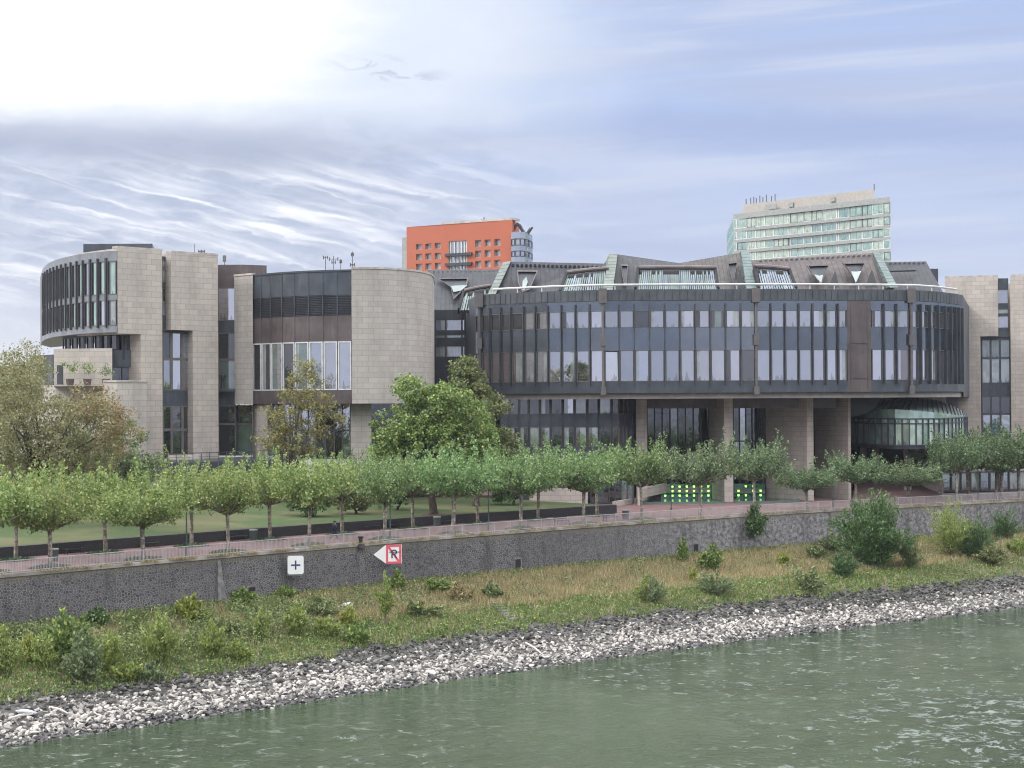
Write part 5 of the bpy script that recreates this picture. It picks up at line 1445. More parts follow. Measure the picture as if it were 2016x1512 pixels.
# potted shrubs on the left terrace
for k, (px, w_) in enumerate(((138, .75), (172, .85), (209, .7))):
    b = P(px, 759, 187.2); t = thing('potted_shrub', b, ['first potted shrub from the left on the stone terrace', 'middle potted shrub in front of the stone terrace wall', 'palest potted shrub next to the dark balcony panel'][k], 'potted plant', 'potted shrubs on the terrace')
    m = MB(); m.tube([b, b + Vector((0, 0, .75))], [.35, .48], 10); m.build('pot', M['brown_light'], t)
    f = Foliage(); r = random.Random(k)
    for _ in range(9): clump(f, Vector((r.gauss(0, .3), r.gauss(0, .3), 1.2 + r.random() * 1.3)), .45, 26, .2, r)
    o = bpy.data.objects.new('foliage', mesh_of(f, 'foliage', M['green' if k < 2 else 'grey_green'])); link(o, t)

# ------------------------------------------------------------------ plants of the bank
def stem_bush(name, base, w, h, mat, label, group=None, seed=0, stems=14, per=70, size=.26, fan=.5, cat='bush', asp=.28, trunk=0.0):
    r = random.Random(seed); t = thing(name, base, label, cat, group); st = MB(); f = Foliage(); per = int(per * 1.7); size *= 1.15
    for k in range(stems):
        a = r.random() * 6.283; q = math.sqrt((k + .5) / stems)
        tip = Vector((math.cos(a) * w * q * r.uniform(.7, 1.35), math.sin(a) * w * q * .9, h * (1 - .5 * q * q) * r.uniform(.5, 1.1)))
        s0 = Vector((math.cos(a) * .15 * q, math.sin(a) * .15 * q, -.1 if not trunk else trunk))
        mid = s0 + (tip - s0) * .5 + Vector((-tip.x * .12, -tip.y * .12, h * .06))
        st.tube([s0, mid, tip], [.035, .022, .008], 4, caps=False)
        for i in range(per):
            tt = (.22 + .78 * (i + r.random()) / per) if not trunk else (i + r.random()) / per
            p = s0 + (mid - s0) * (tt * 2) if tt < .5 else mid + (tip - mid) * (tt * 2 - 1)
            sp_ = fan * (.32 + .1 * w) * (1.05 - .7 * tt)
            p = p + Vector((r.gauss(0, sp_), r.gauss(0, sp_), r.gauss(0, sp_ * .7)))
            d = (tip - s0).normalized() + Vector((r.gauss(0, .6), r.gauss(0, .6), r.gauss(0, .3)))
            d = d.normalized() * size * r.uniform(.7, 1.3) * .5; x = d.cross(Vector((r.gauss(0, 1), r.gauss(0, 1), r.gauss(0, 1)))).normalized() * size * asp * .5
            i0 = len(f.v); f.v += [tuple(p - d), tuple(p + x), tuple(p + d), tuple(p - x)]; f.f.append((i0, i0 + 1, i0 + 2, i0 + 3))
    if trunk: st.tube([(0, 0, -.2), (0, 0, trunk)], [.09, .06], 6)
    a = bpy.data.objects.new('stems', mesh_of(st, 'stems', M['twig'])); link(a, t)
    b = bpy.data.objects.new('foliage', mesh_of(f, 'foliage', M[mat])); link(b, t)
    return t
def wild(px, py, wpx, hpx, mat, label, name='bush', seed=0, **k):
    b = bank_at(px, py); s = b.y / F; q = 1.0 if px < 700 else 1.08
    k['stems'] = int(k.get('stems', 14) * 1.5); k['per'] = k.get('per', 80)
    return stem_bush(name, b, wpx * s * .5 * q, hpx * s * q, mat, label, 'wild plants on the river bank', seed=seed, **k)
wild(6, 1330, 70, 95, 'willow', 'yellow green willow shoots cut off by the left edge of the bank', 'willow_bush', 1)
wild(56, 1305, 34, 70, 'yellow_leaf', 'bright yellow green shoots near the left edge of the bank', 'willow_bush', 2, stems=8)
wild(85, 1315, 60, 70, 'willow', 'olive willow clump right of the bright yellow shoots', 'willow_bush', 3)
wild(130, 1300, 110, 95, 'green', 'broad green bush under the left part of the quay wall', 'bush', 4, stems=24, asp=.6, size=.3)
wild(165, 1345, 100, 110, 'grey_green', 'tall grey green weeds in the middle of the left bank', 'weed_clump', 5, stems=20, asp=.5)
wild(215, 1320, 60, 85, 'willow', 'thin willow between the grey weeds and the large fan of willow', 'willow_bush', 6)
wild(190, 1230, 60, 40, 'shrub_dark', 'small dark bush growing against the quay wall', 'bush', 7, asp=.6)
wild(312, 1310, 82, 110, 'willow', 'large fan shaped willow on the left bank', 'willow_bush', 8, stems=22)
wild(370, 1222, 62, 52, 'yellow_leaf', 'yellow leaved bush leaning on the wall beside the buttress', 'bush', 9, stems=12, asp=.6, size=.34)
wild(415, 1295, 58, 78, 'willow', 'medium willow with a yellow tip below the buttress', 'willow_bush', 10, stems=16)
wild(515, 1258, 34, 62, 'willow', 'narrow willow left of the plus sign', 'willow_bush', 11, stems=10)
wild(585, 1252, 56, 72, 'willow', 'upright willow on the bank below the plus sign', 'willow_bush', 12)
wild(640, 1255, 60, 40, 'willow', 'low spreading willow right of the plus sign', 'willow_bush', 13)
wild(682, 1232, 40, 44, 'yellow_leaf', 'small yellow green sapling next to the white sack', 'sapling', 14, stems=8, asp=.6)
wild(756, 1235, 40, 102, 'willow', 'young upright poplar with a bare stem under the arrow sign', 'sapling', 15, stems=12, trunk=1.3, fan=.35)
wild(778, 1165, 30, 40, 'green', 'green little bush on the wall foot right of the poplar', 'bush', 16, asp=.6)
wild(968, 1180, 40, 30, 'weed', 'brown green bush at the top of the old bank steps', 'bush', 17, asp=.6)
wild(1282, 1188, 50, 55, 'grey_green', 'grey green bush in the middle of the dry grass', 'bush', 18)
wild(1265, 1182, 24, 48, 'willow', 'small lime green willow beside the grey bush', 'willow_bush', 19, stems=8)
wild(1342, 1108, 22, 50, 'green', 'narrow green bush hugging the quay wall', 'bush', 20, stems=10, asp=.6)
wild(1398, 1124, 46, 52, 'green', 'rounded green bush on the wall foot', 'bush', 21, stems=18, asp=.6)
wild(1362, 1148, 14, 34, 'yellow_leaf', 'single bright yellow flowering stalk in the dry grass', 'flower_stalk', 22, stems=4)
wild(1405, 1172, 80, 46, 'grey_green', 'wide bluish green bush right of the yellow stalk', 'bush', 23, stems=22)
wild(1537, 1116, 26, 34, 'yellow_leaf', 'lemon yellow bush alone in the dry grass', 'bush', 24, stems=9, asp=.5)
wild(1660, 1138, 62, 56, 'willow_dark', 'fresh green bush in front of the huge willow', 'bush', 25, stems=20)
wild(1640, 1090, 56, 44, 'grey_green', 'silvery bush at the left foot of the huge willow', 'bush', 26, stems=16, asp=.6)
b = bank_at(1716, 1118); stem_bush('willow_bush', b, 4.2, 8.0, 'willow_dark', 'huge dark willow bush rising above the quay railing', 'wild plants on the river bank', 27, stems=80, per=130, size=.36, fan=.85, asp=.34)
b = bank_at(1748, 1108); stem_bush('willow_bush', b, .9, 9.2, 'grey_green', 'slim pale willow shoot sticking out above the huge willow', 'wild plants on the river bank', 28, stems=12, per=110, size=.3, fan=.5)
wild(1790, 1120, 60, 60, 'weed', 'brownish bush between the two big willows', 'bush', 29, stems=18)
wild(1868, 1096, 90, 110, 'willow', 'tall yellowish green willow against the right part of the wall', 'willow_bush', 30, stems=34, per=90, fan=.7)
wild(1915, 1098, 84, 80, 'willow_dark', 'dark leaning willow right of the yellowish one', 'willow_bush', 31, stems=30, per=90, fan=.7)
wild(1975, 1062, 70, 62, 'willow_dark', 'dark bush on the wall near the right edge', 'bush', 32, stems=20)
wild(1478, 1052, 62, 64, 'shrub_dark', 'dark bush hanging over the quay wall coping', 'bush', 33, stems=34, per=90, asp=.6, size=.3) if False else None
p, n = on_wall(1478, -2.2); stem_bush('bush', p + Vector((n.x, n.y, 0)) * .3, 1.7, 3.4, 'shrub_dark', 'dark bush growing out of the quay wall up to the railing', 'wild plants on the river bank', 33, stems=30, per=90, size=.3, fan=.8, asp=.6)
wild(1605, 1100, 40, 30, 'weed', 'low brown green bush at the wall foot left of the huge willow', 'bush', 34, asp=.5)
wild(480, 1185, 50, 28, 'green', 'creeping green bush around the dark wall opening', 'bush', 35, asp=.6)
wild(560, 1180, 46, 26, 'green', 'low green creeper at the wall foot under the plus sign', 'bush', 36, asp=.6)
wild(850, 1165, 60, 24, 'green', 'yellow green creeper at the wall foot right of the arrow sign', 'bush', 37, asp=.6)

# more wild shoots and weed clumps of the left bank
wr2 = random.Random(63)
spots = [(30, 1262, 'weed', 'brownish weed clump at the wall foot above the yellow green shoots'), (110, 1262, 'olive', 'olive green clump against the wall left of the small dark bush'), (255, 1262, 'olive', 'olive clump at the wall foot behind the large fan of willow'), (250, 1335, 'willow', 'lime shoots low on the bank left of the large fan of willow'),
 (300, 1345, 'grey_green', 'grey green weed clump at the foot of the large fan of willow'), (385, 1330, 'weed', 'weed clump low on the bank under the medium willow'), (450, 1250, 'weed', 'brownish weeds right of the buttress foot'), (470, 1300, 'willow', 'small lime shoots right of the medium willow'),
 (545, 1290, 'grey_green', 'silver green weeds above the stones under the plus sign'), (625, 1215, 'weed', 'brown weed clump left of the white sack'), (700, 1268, 'green', 'green clump near the stones left of the poplar'), (825, 1215, 'weed', 'tall dry weeds right of the poplar'), (905, 1185, 'dry', 'pale dry weeds left of the old steps'),
 (1080, 1190, 'weed', 'weed clump right of the old steps'), (1140, 1215, 'grey_green', 'grey weeds on the lower slope right of the old steps'), (1205, 1150, 'weed', 'brownish bush line at the wall foot in the middle'), (1480, 1150, 'grey_green', 'silver weeds in the dry grass under the wall bush'), (1580, 1165, 'weed', 'green weed clump left of the fresh green bush'),
 (1700, 1172, 'grey_green', 'silver weeds in front of the huge willow'), (1840, 1150, 'weed', 'dry weeds below the yellowish willow'), (1945, 1112, 'olive', 'olive clump right of the dark leaning willow'), (2000, 1092, 'willow', 'lime bush at the right end of the bank')]
for i_, (px, py, mt, lab) in enumerate(spots):
  if px in (1080, 1140, 1205, 1480, 1700, 1840, 255, 385, 545, 110): continue
  wild(px, py, wr2.uniform(44, 74), wr2.uniform(26, 48), mt, lab, 'weed_clump', 200 + i_, asp=.5, stems=12)
# ground cover of the bank: three kinds, each one mass
gc = {k: Foliage() for k in ('dry', 'grass', 'weed')}
r = random.Random(77)
def blade(f, p, h_, w_, r):
    a = r.random() * 6.283; d = Vector((math.cos(a), math.sin(a), 0)) * w_; l = Vector((r.gauss(0, .3) * h_, r.gauss(0, .3) * h_, h_))
    i = len(f.v); f.v += [tuple(p - d), tuple(p + d), tuple(p + l)]; f.f.append((i, i + 1, i + 2))
def wid(u): return min(1, (quay(u + .02) - quay(u)).length / .02 / 43)
cnt = 0
while cnt < 33000:
    u = r.uniform(.75, 5.35); t = r.uniform(.0, .70)
    x_, tt = u * 9, t * 5
    a = mnoise.noise((x_, tt * 1.4, 7)); b_ = mnoise.noise((x_ * 3, tt * 4, 2)); e = mnoise.noise((x_ * 1.2, 0, 9))
    if t > (.69 if u < 2.3 else .655) + .05 * e + .05 * b_: continue
    if r.random() > wid(u): continue
    cnt += 1
    p = B(u, t); right = max(0, min(1, (u - 2.2) / .9))
    if u < 2.3 and t > .1 and t < .5 and a > -.15 and r.random() < .5:
        hh = r.uniform(.5, 1.3); kk = r.choice(('weed', 'weed', 'grass'))
        for j in range(9): leaf_quad(gc[kk], p + Vector((r.gauss(0, .14), r.gauss(0, .14), hh * (j + 1) / 9)), r.uniform(.14, .3), r, Vector((0, 0, 1)), .3, .5)
    green = t > .42 + .06 * a or (u < 2.0 and a > -.05) or (t < .05)
    if green and r.random() < .9:
        if r.random() < .45:
            for _ in range(5): leaf_quad(gc['grass'], p + Vector((r.gauss(0, .22), r.gauss(0, .22), .06 + .3 * r.random())), r.uniform(.14, .32), r, Vector((0, 0, 1)), .4, .5)
        else:
            for _ in range(6): blade(gc['grass'], p + Vector((r.gauss(0, .16), r.gauss(0, .16), -.02)), r.uniform(.18, .5), .035, r)
    elif r.random() < (.34 if right < .5 else .1) + a * .4:
        for _ in range(6): leaf_quad(gc['weed'], p + Vector((r.gauss(0, .25), r.gauss(0, .25), .08 + .5 * r.random())), r.uniform(.13, .3), r, Vector((0, 0, 1)), .3, .5)
    else:
        for _ in range(6): blade(gc['dry'], p + Vector((r.gauss(0, .18), r.gauss(0, .18), -.02)), r.uniform(.25, .75), .03, r)
for k, nm in (('dry', 'dry_grass'), ('grass', 'green_ground_cover'), ('weed', 'weeds')):
    o = bpy.data.objects.new(nm, mesh_of(gc[k], nm, M[k])); link(o); o['kind'] = 'stuff'
# tufts on the lawn edge and coping
tf = Foliage()
for _ in range(2600):
    u = r.uniform(.8, 5.3); e = mnoise.noise((u * 14, 0, 1))
    if e < -.05: continue
    p = land(u, -.3 + r.gauss(0, .12)); z = .05
    for _k in range(4): blade(tf, Vector((p.x + r.gauss(0, .1), p.y + r.gauss(0, .1), z)), r.uniform(.08, .28), .03, r)
o = bpy.data.objects.new('coping_weeds', mesh_of(tf, 'coping_weeds', M['dry'])); link(o); o['kind'] = 'stuff'

# far wood closing the view beyond the buildings
fw = Foliage(); r = random.Random(8)
for k in range(420):
    a = r.uniform(-1.1, 1.1); d = r.uniform(520, 640); c = Vector((math.sin(a) * d, math.cos(a) * d, 0)); hh = r.uniform(8, 14)
    for _ in range(34):
        q = c + Vector((r.gauss(0, 4), r.gauss(0, 3), hh * r.random() ** .8)); leaf_quad(fw, q, r.uniform(1.6, 3.4), r, Vector((0, -.3, 1)), .3, .8)
o = bpy.data.objects.new('distant_wood', mesh_of(fw, 'distant_wood', M['olive'])); link(o); o['kind'] = 'stuff'
# ------------------------------------------------------------------ stones of the shore
def rock_data(seed, sub=1):
    import bmesh
    r = random.Random(seed); bm = bmesh.new(); bmesh.ops.create_icosphere(bm, subdivisions=sub, radius=1)
    cuts = [Vector((r.gauss(0, 1), r.gauss(0, 1), r.gauss(0, 1))).normalized() for _ in range(7)]
    sc = Vector((r.uniform(.8, 1.3), r.uniform(.6, 1.0), r.uniform(.4, .75)))
    out = []
    for v in bm.verts:
        p = v.co.copy()
        for c in cuts:
            d = p.dot(c) - r_lim
            if d > 0: p -= c * d
        p += Vector((r.gauss(0, .05), r.gauss(0, .05), r.gauss(0, .05)))
        out.append(Vector((p.x * sc.x, p.y * sc.y, p.z * sc.z)))
    f = [tuple(v.index for v in q.verts) for q in bm.faces]; bm.free()
    return out, f
r_lim = .62
def stone_leaf(name, c1, c2, c3, rough=.85):
    m, nt = _mat(name); h = N(nt); out = h.n('ShaderNodeOutputMaterial'); g = h.n('ShaderNodeNewGeometry'); oi = h.n('ShaderNodeObjectInfo'); tc = h.n('ShaderNodeTexCoord')
    x = h.math('FRACT', h.math('ADD', g.outputs['Random Per Island'], oi.outputs['Random']))
    c = h.ramp(x, [(0, c1), (.5, c2), (1, c3)]); n = h.noise(tc.outputs['Object'], 5.0, 4.0, .7)
    c = h.mix(h.math('MULTIPLY', h.step(n, .4, .7), .4), c, [k * .45 for k in c1])
    p = h.n('ShaderNodeBsdfPrincipled', {'Base Color': c, 'Roughness': rough, 'Specular IOR Level': .3}); nt.links.new(p.outputs[0], out.inputs[0]); return m
M['rock_pale'] = stone_leaf('pale_dry_stone', (.20, .19, .178), (.38, .36, .335), (.53, .50, .465))
M['rock_grey'] = stone_leaf('grey_stone', (.05, .048, .046), (.10, .096, .092), (.21, .20, .19))
M['rock_wet'] = stone_leaf('wet_dark_stone', (.028, .028, .03), (.06, .06, .064), (.12, .118, .12), .45)
M['rock_moss'] = stone_leaf('mossy_dark_stone', (.022, .024, .02), (.045, .048, .038), (.09, .09, .08))
RK = [rock_data(k) for k in range(14)]
RKS = [rock_data(30 + k) for k in range(10)]
r = random.Random(99)
def stone_kind(u, t):
    e = .05 * mnoise.noise((u * 12, 0, 4)); right = max(0, min(1, (u - 3.6) / 1.0))
    t = t + e + r.gauss(0, .03)
    if t > .945: return 'rock_wet'
    if t > .805 + .03 * right: return 'rock_pale' if r.random() < .93 else 'rock_grey'
    if t > .73 + .05 * right: return 'rock_pale' if r.random() < .35 else 'rock_grey'
    return ('rock_moss' if r.random() < .35 + .6 * right else 'rock_grey')
meshes = {}
def put_rock(mb, p, s, rz, data):
    vs, fs = data; ca, sa = math.cos(rz), math.sin(rz); i = len(mb.v); tx, ty = r.gauss(0, .35), r.gauss(0, .35)
    for v in vs:
        z = v.z + v.x * tx + v.y * ty
        mb.v.append((p.x + (v.x * ca - v.y * sa) * s, p.y + (v.x * sa + v.y * ca) * s, p.z + z * s))
    for f in fs: mb.f.append(tuple(i + k for k in f))
mass = {k: Foliage() for k in ('rock_pale', 'rock_grey', 'rock_wet', 'rock_moss')}
n = 0
while n < 17500:
    u = r.uniform(.8, 5.3); t = r.uniform(.58, 1.03)
    if t < (.67 if u < 2.3 else .635) + .04 * mnoise.noise((u * 11, 0, 9)) and r.random() < .9: continue
    if r.random() > wid(u): continue
    n += 1; p = B(u, min(t, 1.1)); s = r.choice((r.uniform(.09, .18), r.uniform(.14, .28)))
    k = stone_kind(u, t); put_rock(mass[k], p + Vector((0, 0, s * .15)), s, r.random() * 6.28, r.choice(RKS))
for k, nm in (('rock_pale', 'pale_rubble'), ('rock_grey', 'grey_rubble'), ('rock_wet', 'wet_rubble'), ('rock_moss', 'mossy_rubble')):
    o = bpy.data.objects.new(nm, mesh_of(mass[k], nm, M[k])); link(o); o['kind'] = 'stuff'
labs = {'rock_pale': 'pale dry rubble stone lying in the light band of the river shore', 'rock_grey': 'grey rubble stone lying on the upper river shore', 'rock_wet': 'dark wet rubble stone at the waterline of the river shore', 'rock_moss': 'dark mossy rubble stone on the upper river shore'}
n = 0
while n < 290:
    u = .95 + 2.2 * r.random() ** 1.3; t = r.uniform(.70, 1.0)
    p = B(u, t); k = stone_kind(u, t)
    key = (k, r.randrange(14))
    if key not in meshes:
        vs, fs = RK[key[1]]; me = bpy.data.meshes.new('rock'); me.from_pydata([tuple(v) for v in vs], [], fs); me.materials.append(M[k]); meshes[key] = me
    o = bpy.data.objects.new('rock', meshes[key]); link(o); s = r.uniform(.22, .40)
    o.location = p + Vector((0, 0, s * .25)); o.scale = (s, s, s); o.rotation_euler = (r.gauss(0, .3), r.gauss(0, .3), r.random() * 6.28)
    tag(o, labs[k], 'rock', {'rock_pale': 'pale stones of the shore', 'rock_grey': 'grey stones of the shore', 'rock_wet': 'wet stones at the waterline', 'rock_moss': 'mossy stones of the shore'}[k]); n += 1
# old steps in the bank
m = MB(); a, b = bank_at(958, 1172), bank_at(1006, 1222)
for k in range(11):
    p = a + (b - a) * (k / 10); m.box((p.x, p.y, p.z + .05), (1.15, .55, .3), .75)
t = m.build('stone_steps', M['buttress'], None, loc=a); tag(t, 'old overgrown stone steps down the grassy bank', 'steps')
# sack, plastic sheet, driftwood
def blob(name, px, py, size, mat, label, cat, seed):
    p = bank_at(px, py); vs, fs = rock_data(seed, 2); me = bpy.data.meshes.new(name); me.from_pydata([(v.x * size[0], v.y * size[1], v.z * size[2]) for v in vs], [], fs); me.materials.append(M[mat])
    o = bpy.data.objects.new(name, me); link(o); o.location = p + Vector((0, 0, size[2] * .4)); tag(o, label, cat); return o
M['sheet'] = principled('plastic_sheet', (.50, .52, .58), .4)
M['drift'] = principled('bleached_wood', (.48, .45, .42), .9)
blob('white_sack', 682, 1196, (.55, .4, .45), 'white_metal', 'crumpled white sack in the weeds below the quay wall', 'sack', 71)
blob('plastic_sheet', 50, 1406, (.85, .5, .45), 'sheet', 'crumpled bluish plastic sheet among the stones at the left', 'plastic sheet', 72)
for k, (x0, y0, x1, y1, lab) in enumerate(((15, 1424, 62, 1416, 'bleached driftwood branch beside the plastic sheet'), (100, 1400, 132, 1412, 'short bleached driftwood stick on the left shore'), (1032, 1272, 1068, 1300, 'thin bleached driftwood pole across the middle stones'))):
    a, b = bank_at(x0, y0) + Vector((0, 0, .35)), bank_at(x1, y1) + Vector((0, 0, .35)); m = MB(); m.tube([a, (a + b) / 2 + Vector((0, 0, .08)), b], [.07, .09, .04], 6)
    tag(m.build('driftwood', M['drift'], None, loc=a), lab, 'driftwood')

# ------------------------------------------------------------------ navigation signs on the wall
def facing(u_px):
    u = u_at(u_px, off=-.6); n = -qn(u); return u, n, Vector((-n.y, n.x))
M['sign_white'] = principled('sign_white', (.80, .80, .80), .45, var=.03); M['sign_red'] = principled('sign_red', (.68, .10, .14), .45, var=.05); M['sign_black'] = principled('sign_black', (.025, .03, .05), .5)
M['sign_grey'] = principled('sign_backing', (.16, .17, .165), .7)
M['sign_blue'] = principled('sign_dark_blue', (.03, .045, .14), .5)
class Board:
    def __init__(s, px, py, Ywall):
        # tilted so that it faces the river and the bridge
        s.c = P(px, py, Ywall)
        s.n = Vector((s.c.x * -.6 + 8, -s.c.y, 0)).normalized(); s.t = Vector((-s.n.y, s.n.x, 0)); s.t = -s.t if s.t.x < 0 else s.t
    def pt(s, x, z, o=0): return s.c + s.t * x + Vector((0, 0, z)) + s.n * o
    def poly(s, m, pts, o0, o1, mi=0):
        f = [s.pt(x, z, o1) for x, z in pts]; b = [s.pt(x, z, o0) for x, z in pts]
        m.face(f, mi); m.face(b[::-1], mi)
        for i in range(len(pts)): j = (i + 1) % len(pts); m.face([f[i], b[i], b[j], f[j]], mi)
def rect(x0, z0, x1, z1): return [(x0, z0), (x1, z0), (x1, z1), (x0, z1)]
Yw = quay(u_at(582)).y - 1.7; s1 = Yw / F
bd = Board(582, 1112.5, Yw); W_ = 15.6 * s1; H_ = 18.0 * s1
sg = thing('navigation_sign', bd.c, 'square white navigation sign with a dark plus on the quay wall', 'sign')
m = MB(); bd.poly(m, rect(-W_ * 1.06, -H_ * 1.14, W_ * 1.06, H_ * 1.1), -.16, -.045); m.build('backing', M['sign_grey'], sg)
m = MB(); c_ = .12; bd.poly(m, [(-W_ + c_, -H_), (W_ - c_, -H_), (W_, -H_ + c_), (W_, H_ - c_), (W_ - c_, H_), (-W_ + c_, H_), (-W_, H_ - c_), (-W_, -H_ + c_)], -.04, .0); m.build('board', M['sign_white'], sg)
m = MB(); a_ = 9 * s1; b_ = 1.5 * s1; bd.poly(m, rect(-b_, -a_, b_, a_), .004, .02); bd.poly(m, rect(-a_, -b_, -b_ - .002, b_), .004, .02); bd.poly(m, rect(b_ + .002, -b_, a_, b_), .004, .02); m.build('plus_mark', M['sign_blue'], sg)
for z_ in (H_ * .6, -H_ * .6): m = MB(); m.box(bd.pt(0, z_, -.6), (.14, .85, .1)); m.build('bracket', M['sign_grey'], sg)
Yw = quay(u_at(765)).y - 2.6; s1 = Yw / F
bd = Board(775, 1091, Yw)
sg = thing('navigation_sign', bd.c, 'white arrow sign pointing left with a red framed crossed out R on the quay wall', 'sign')
a_ = 15 * s1; h_ = 18.5 * s1
m = MB(); bd.poly(m, [(-39.5 * s1, -.5 * s1), (-a_, -h_), (a_ + 1 * s1, -h_), (a_ + 1 * s1, h_), (-a_, h_)], -.05, 0); m.build('board', M['sign_white'], sg)
m = MB(); e_ = 4.2 * s1
for q in (rect(-a_, -h_, a_, -h_ + e_), rect(-a_, h_ - e_, a_, h_), rect(-a_, -h_ + e_ + .002, -a_ + e_, h_ - e_ - .002), rect(a_ - e_, -h_ + e_ + .002, a_, h_ - e_ - .002)): bd.poly(m, q, .004, .02)
m.build('red_border', M['sign_red'], sg)
m = MB(); bd.poly(m, [(-a_ + e_ + .01, h_ - e_ - .01), (-a_ + e_ + .01, h_ - e_ - 3.0 * s1), (a_ - e_ - 3.6 * s1, -h_ + e_ + .01), (a_ - e_ - .01, -h_ + e_ + .01), (a_ - e_ - .01, -h_ + e_ + 3.0 * s1), (-a_ + e_ + 3.6 * s1, h_ - e_ - .01)], .004, .016); m.build('red_bar', M['sign_red'], sg)
m = MB(); k_ = s1; w_ = 1.25 * k_
bd.poly(m, rect(-4.5 * k_, -8 * k_, -4.5 * k_ + 2 * w_, 8 * k_), .022, .03)
ring = [(-2.0 * k_, 8 * k_), (2.4 * k_, 8 * k_), (5.0 * k_, 6.6 * k_), (6.0 * k_, 4 * k_), (5.0 * k_, 1.4 * k_), (2.4 * k_, 0), (-2.0 * k_, 0)]
for (x0, z0), (x1, z1) in zip(ring, ring[1:]):
    d = Vector((x1 - x0, z1 - z0)).normalized(); q = Vector((-d.y, d.x)) * w_ * .9
    bd.poly(m, [(x0 - q.x, z0 - q.y), (x1 - q.x, z1 - q.y), (x1 + q.x, z1 + q.y), (x0 + q.x, z0 + q.y)], .0225 , .0305)
bd.poly(m, [(0, .8 * k_), (2.6 * k_, .8 * k_), (6.6 * k_, -8 * k_), (4.0 * k_, -8 * k_)], .022, .031)
m.build('letter', M['sign_black'], sg)
m = MB(); bd.poly(m, rect(-8.5 * s1, 3.4 * s1, 14 * s1, 4.9 * s1), .034, .04); m.build('horizontal_stroke', M['sign_black'], sg)
for z_ in (h_ * .6, -h_ * .6): m = MB(); m.box(bd.pt(0, z_, -.5), (.14, .85, .1)); m.build('bracket', M['sign_grey'], sg)

# ------------------------------------------------------------------ mooring bollard on the wall edge
u = u_at(708, off=-.2); q = land(u, -.25); b = Vector((q.x, q.y, .05))
bo = thing('mooring_bollard', b, 'black cast iron mooring bollard on the quay edge between the two signs', 'bollard')
M['iron'] = principled('cast_iron', (.022, .025, .028), .6)
m = MB(); m.tube([b + Vector((0, 0, z)) for z in (-.35, -.06, 0)], [.42, .34, .24], 14); m.build('foot', M['iron'], bo)
m = MB(); m.tube([b + Vector((0, 0, z)) for z in (0.001, .2, .46, .55)], [.21, .165, .17, .22], 14); m.build('post', M['iron'], bo)
m = MB(); m.tube([b + Vector((0, 0, z)) for z in (.551, .62, .67, .69)], [.26, .28, .24, .12], 14); m.build('cap', M['iron'], bo)

# ------------------------------------------------------------------ street lamps
M['lamp_post'] = principled('green_lamp_paint', (.05, .085, .08), .5); M['lamp_glass'] = principled('lamp_glass', (.62, .64, .64), .3)
def lamp(px, off, label, h_=4.45):
    u = u_at(px, off=off); q = land(u, off); b = Vector((q.x, q.y, 0)); t = thing('street_lamp', b, label, 'street lamp', 'street lamps along the promenade')
    m = MB(); m.tube([b, b + Vector((0, 0, 1.1)), b + Vector((0, 0, 1.12)), b + Vector((0, 0, h_))], [.105, .1, .065, .055], 8); m.build('pole', M['lamp_post'], t)
    m = MB(); m.tube([b + Vector((0, 0, z)) for z in (h_, h_ + .08, h_ + .26)], [.1, .22, .25], 10); m.build('lamp_glass', M['lamp_glass'], t)
    m = MB(); m.tube([b + Vector((0, 0, z)) for z in (h_ + .261, h_ + .31, h_ + .38)], [.34, .3, .06], 12); m.build('lamp_cap', M['lamp_post'], t)
lamp(366, 2.0, 'street lamp with a pale head left of the full round plane tree')
lamp(767, 1.2, 'green street lamp pole rising behind the arrow sign')
lamp(960.5, 2.0, 'street lamp half hidden by crowns right of the lawn bin')
lamp(1320, 2.0, 'street lamp in front of the green lit basin')
lamp(1639, 2.2, 'street lamp left of the huge willow bush')
lamp(1924, 2.0, 'street lamp under the trees of the stone wing')
# ------------------------------------------------------------------ litter bins
M['bin'] = principled('bin_grey_green', (.075, .095, .10), .5); M['bin_top'] = principled('bin_lid', (.30, .32, .32), .5)
def bin_(px, off, label):
    u = u_at(px, off=off); q = land(u, off); b = Vector((q.x, q.y, 0)); t = thing('litter_bin', b, label, 'litter bin', 'litter bins on the promenade')
    m = MB(); m.tube([b + Vector((0, 0, z)) for z in (0, .05, .9)], [.3, .35, .37], 14); m.build('drum', M['bin'], t)
    m = MB(); m.tube([b + Vector((0, 0, z)) for z in (.901, .96, 1.02, 1.03)], [.4, .41, .36, .1], 14); m.build('lid', M['bin_top'], t)
bin_(105, 7.0, 'litter bin behind the second front row plane tree'); bin_(498, 10.6, 'litter bin by the low wall left of the plus sign'); bin_(859, 10.6, 'litter bin by the low wall right of the arrow sign'); bin_(1230, 4.2, 'litter bin beside the leaning plane tree')
# ------------------------------------------------------------------ benches
M['bench'] = principled('bench_metal', (.03, .034, .042), .5)
def bench(px, off, label, back=True):
    u = u_at(px, off=off); q = land(u, off); d = qn(u); rz = math.atan2(-d.x, d.y); b = Vector((q.x, q.y, 0)); ca, sa = math.cos(rz), math.sin(rz)
    def L(x, y, z): return (b.x + x * ca - y * sa, b.y + x * sa + y * ca, z)
    t = thing('park_bench', b, label, 'bench', 'dark benches on the promenade')
    m = MB()
    for y in (-.2, -.04, .12): m.box(L(0, y, .45), (1.9, .13, .04), rz)
    m.build('seat', M['bench'], t)
    if back:
        m = MB()
        for z in (.62, .78): m.box(L(0, .24, z), (1.9, .04, .12), rz)
        m.build('backrest', M['bench'], t)
    for x in (-.8, .8):
        m = MB(); m.bar(L(x, -.22, 0), L(x, -.22, .43), .06); m.bar(L(x, .2, 0), L(x, .26, .84 if back else .43), .06); m.bar(L(x, -.22, .4), L(x, .2, .4), .05); m.build('leg', M['bench'], t)
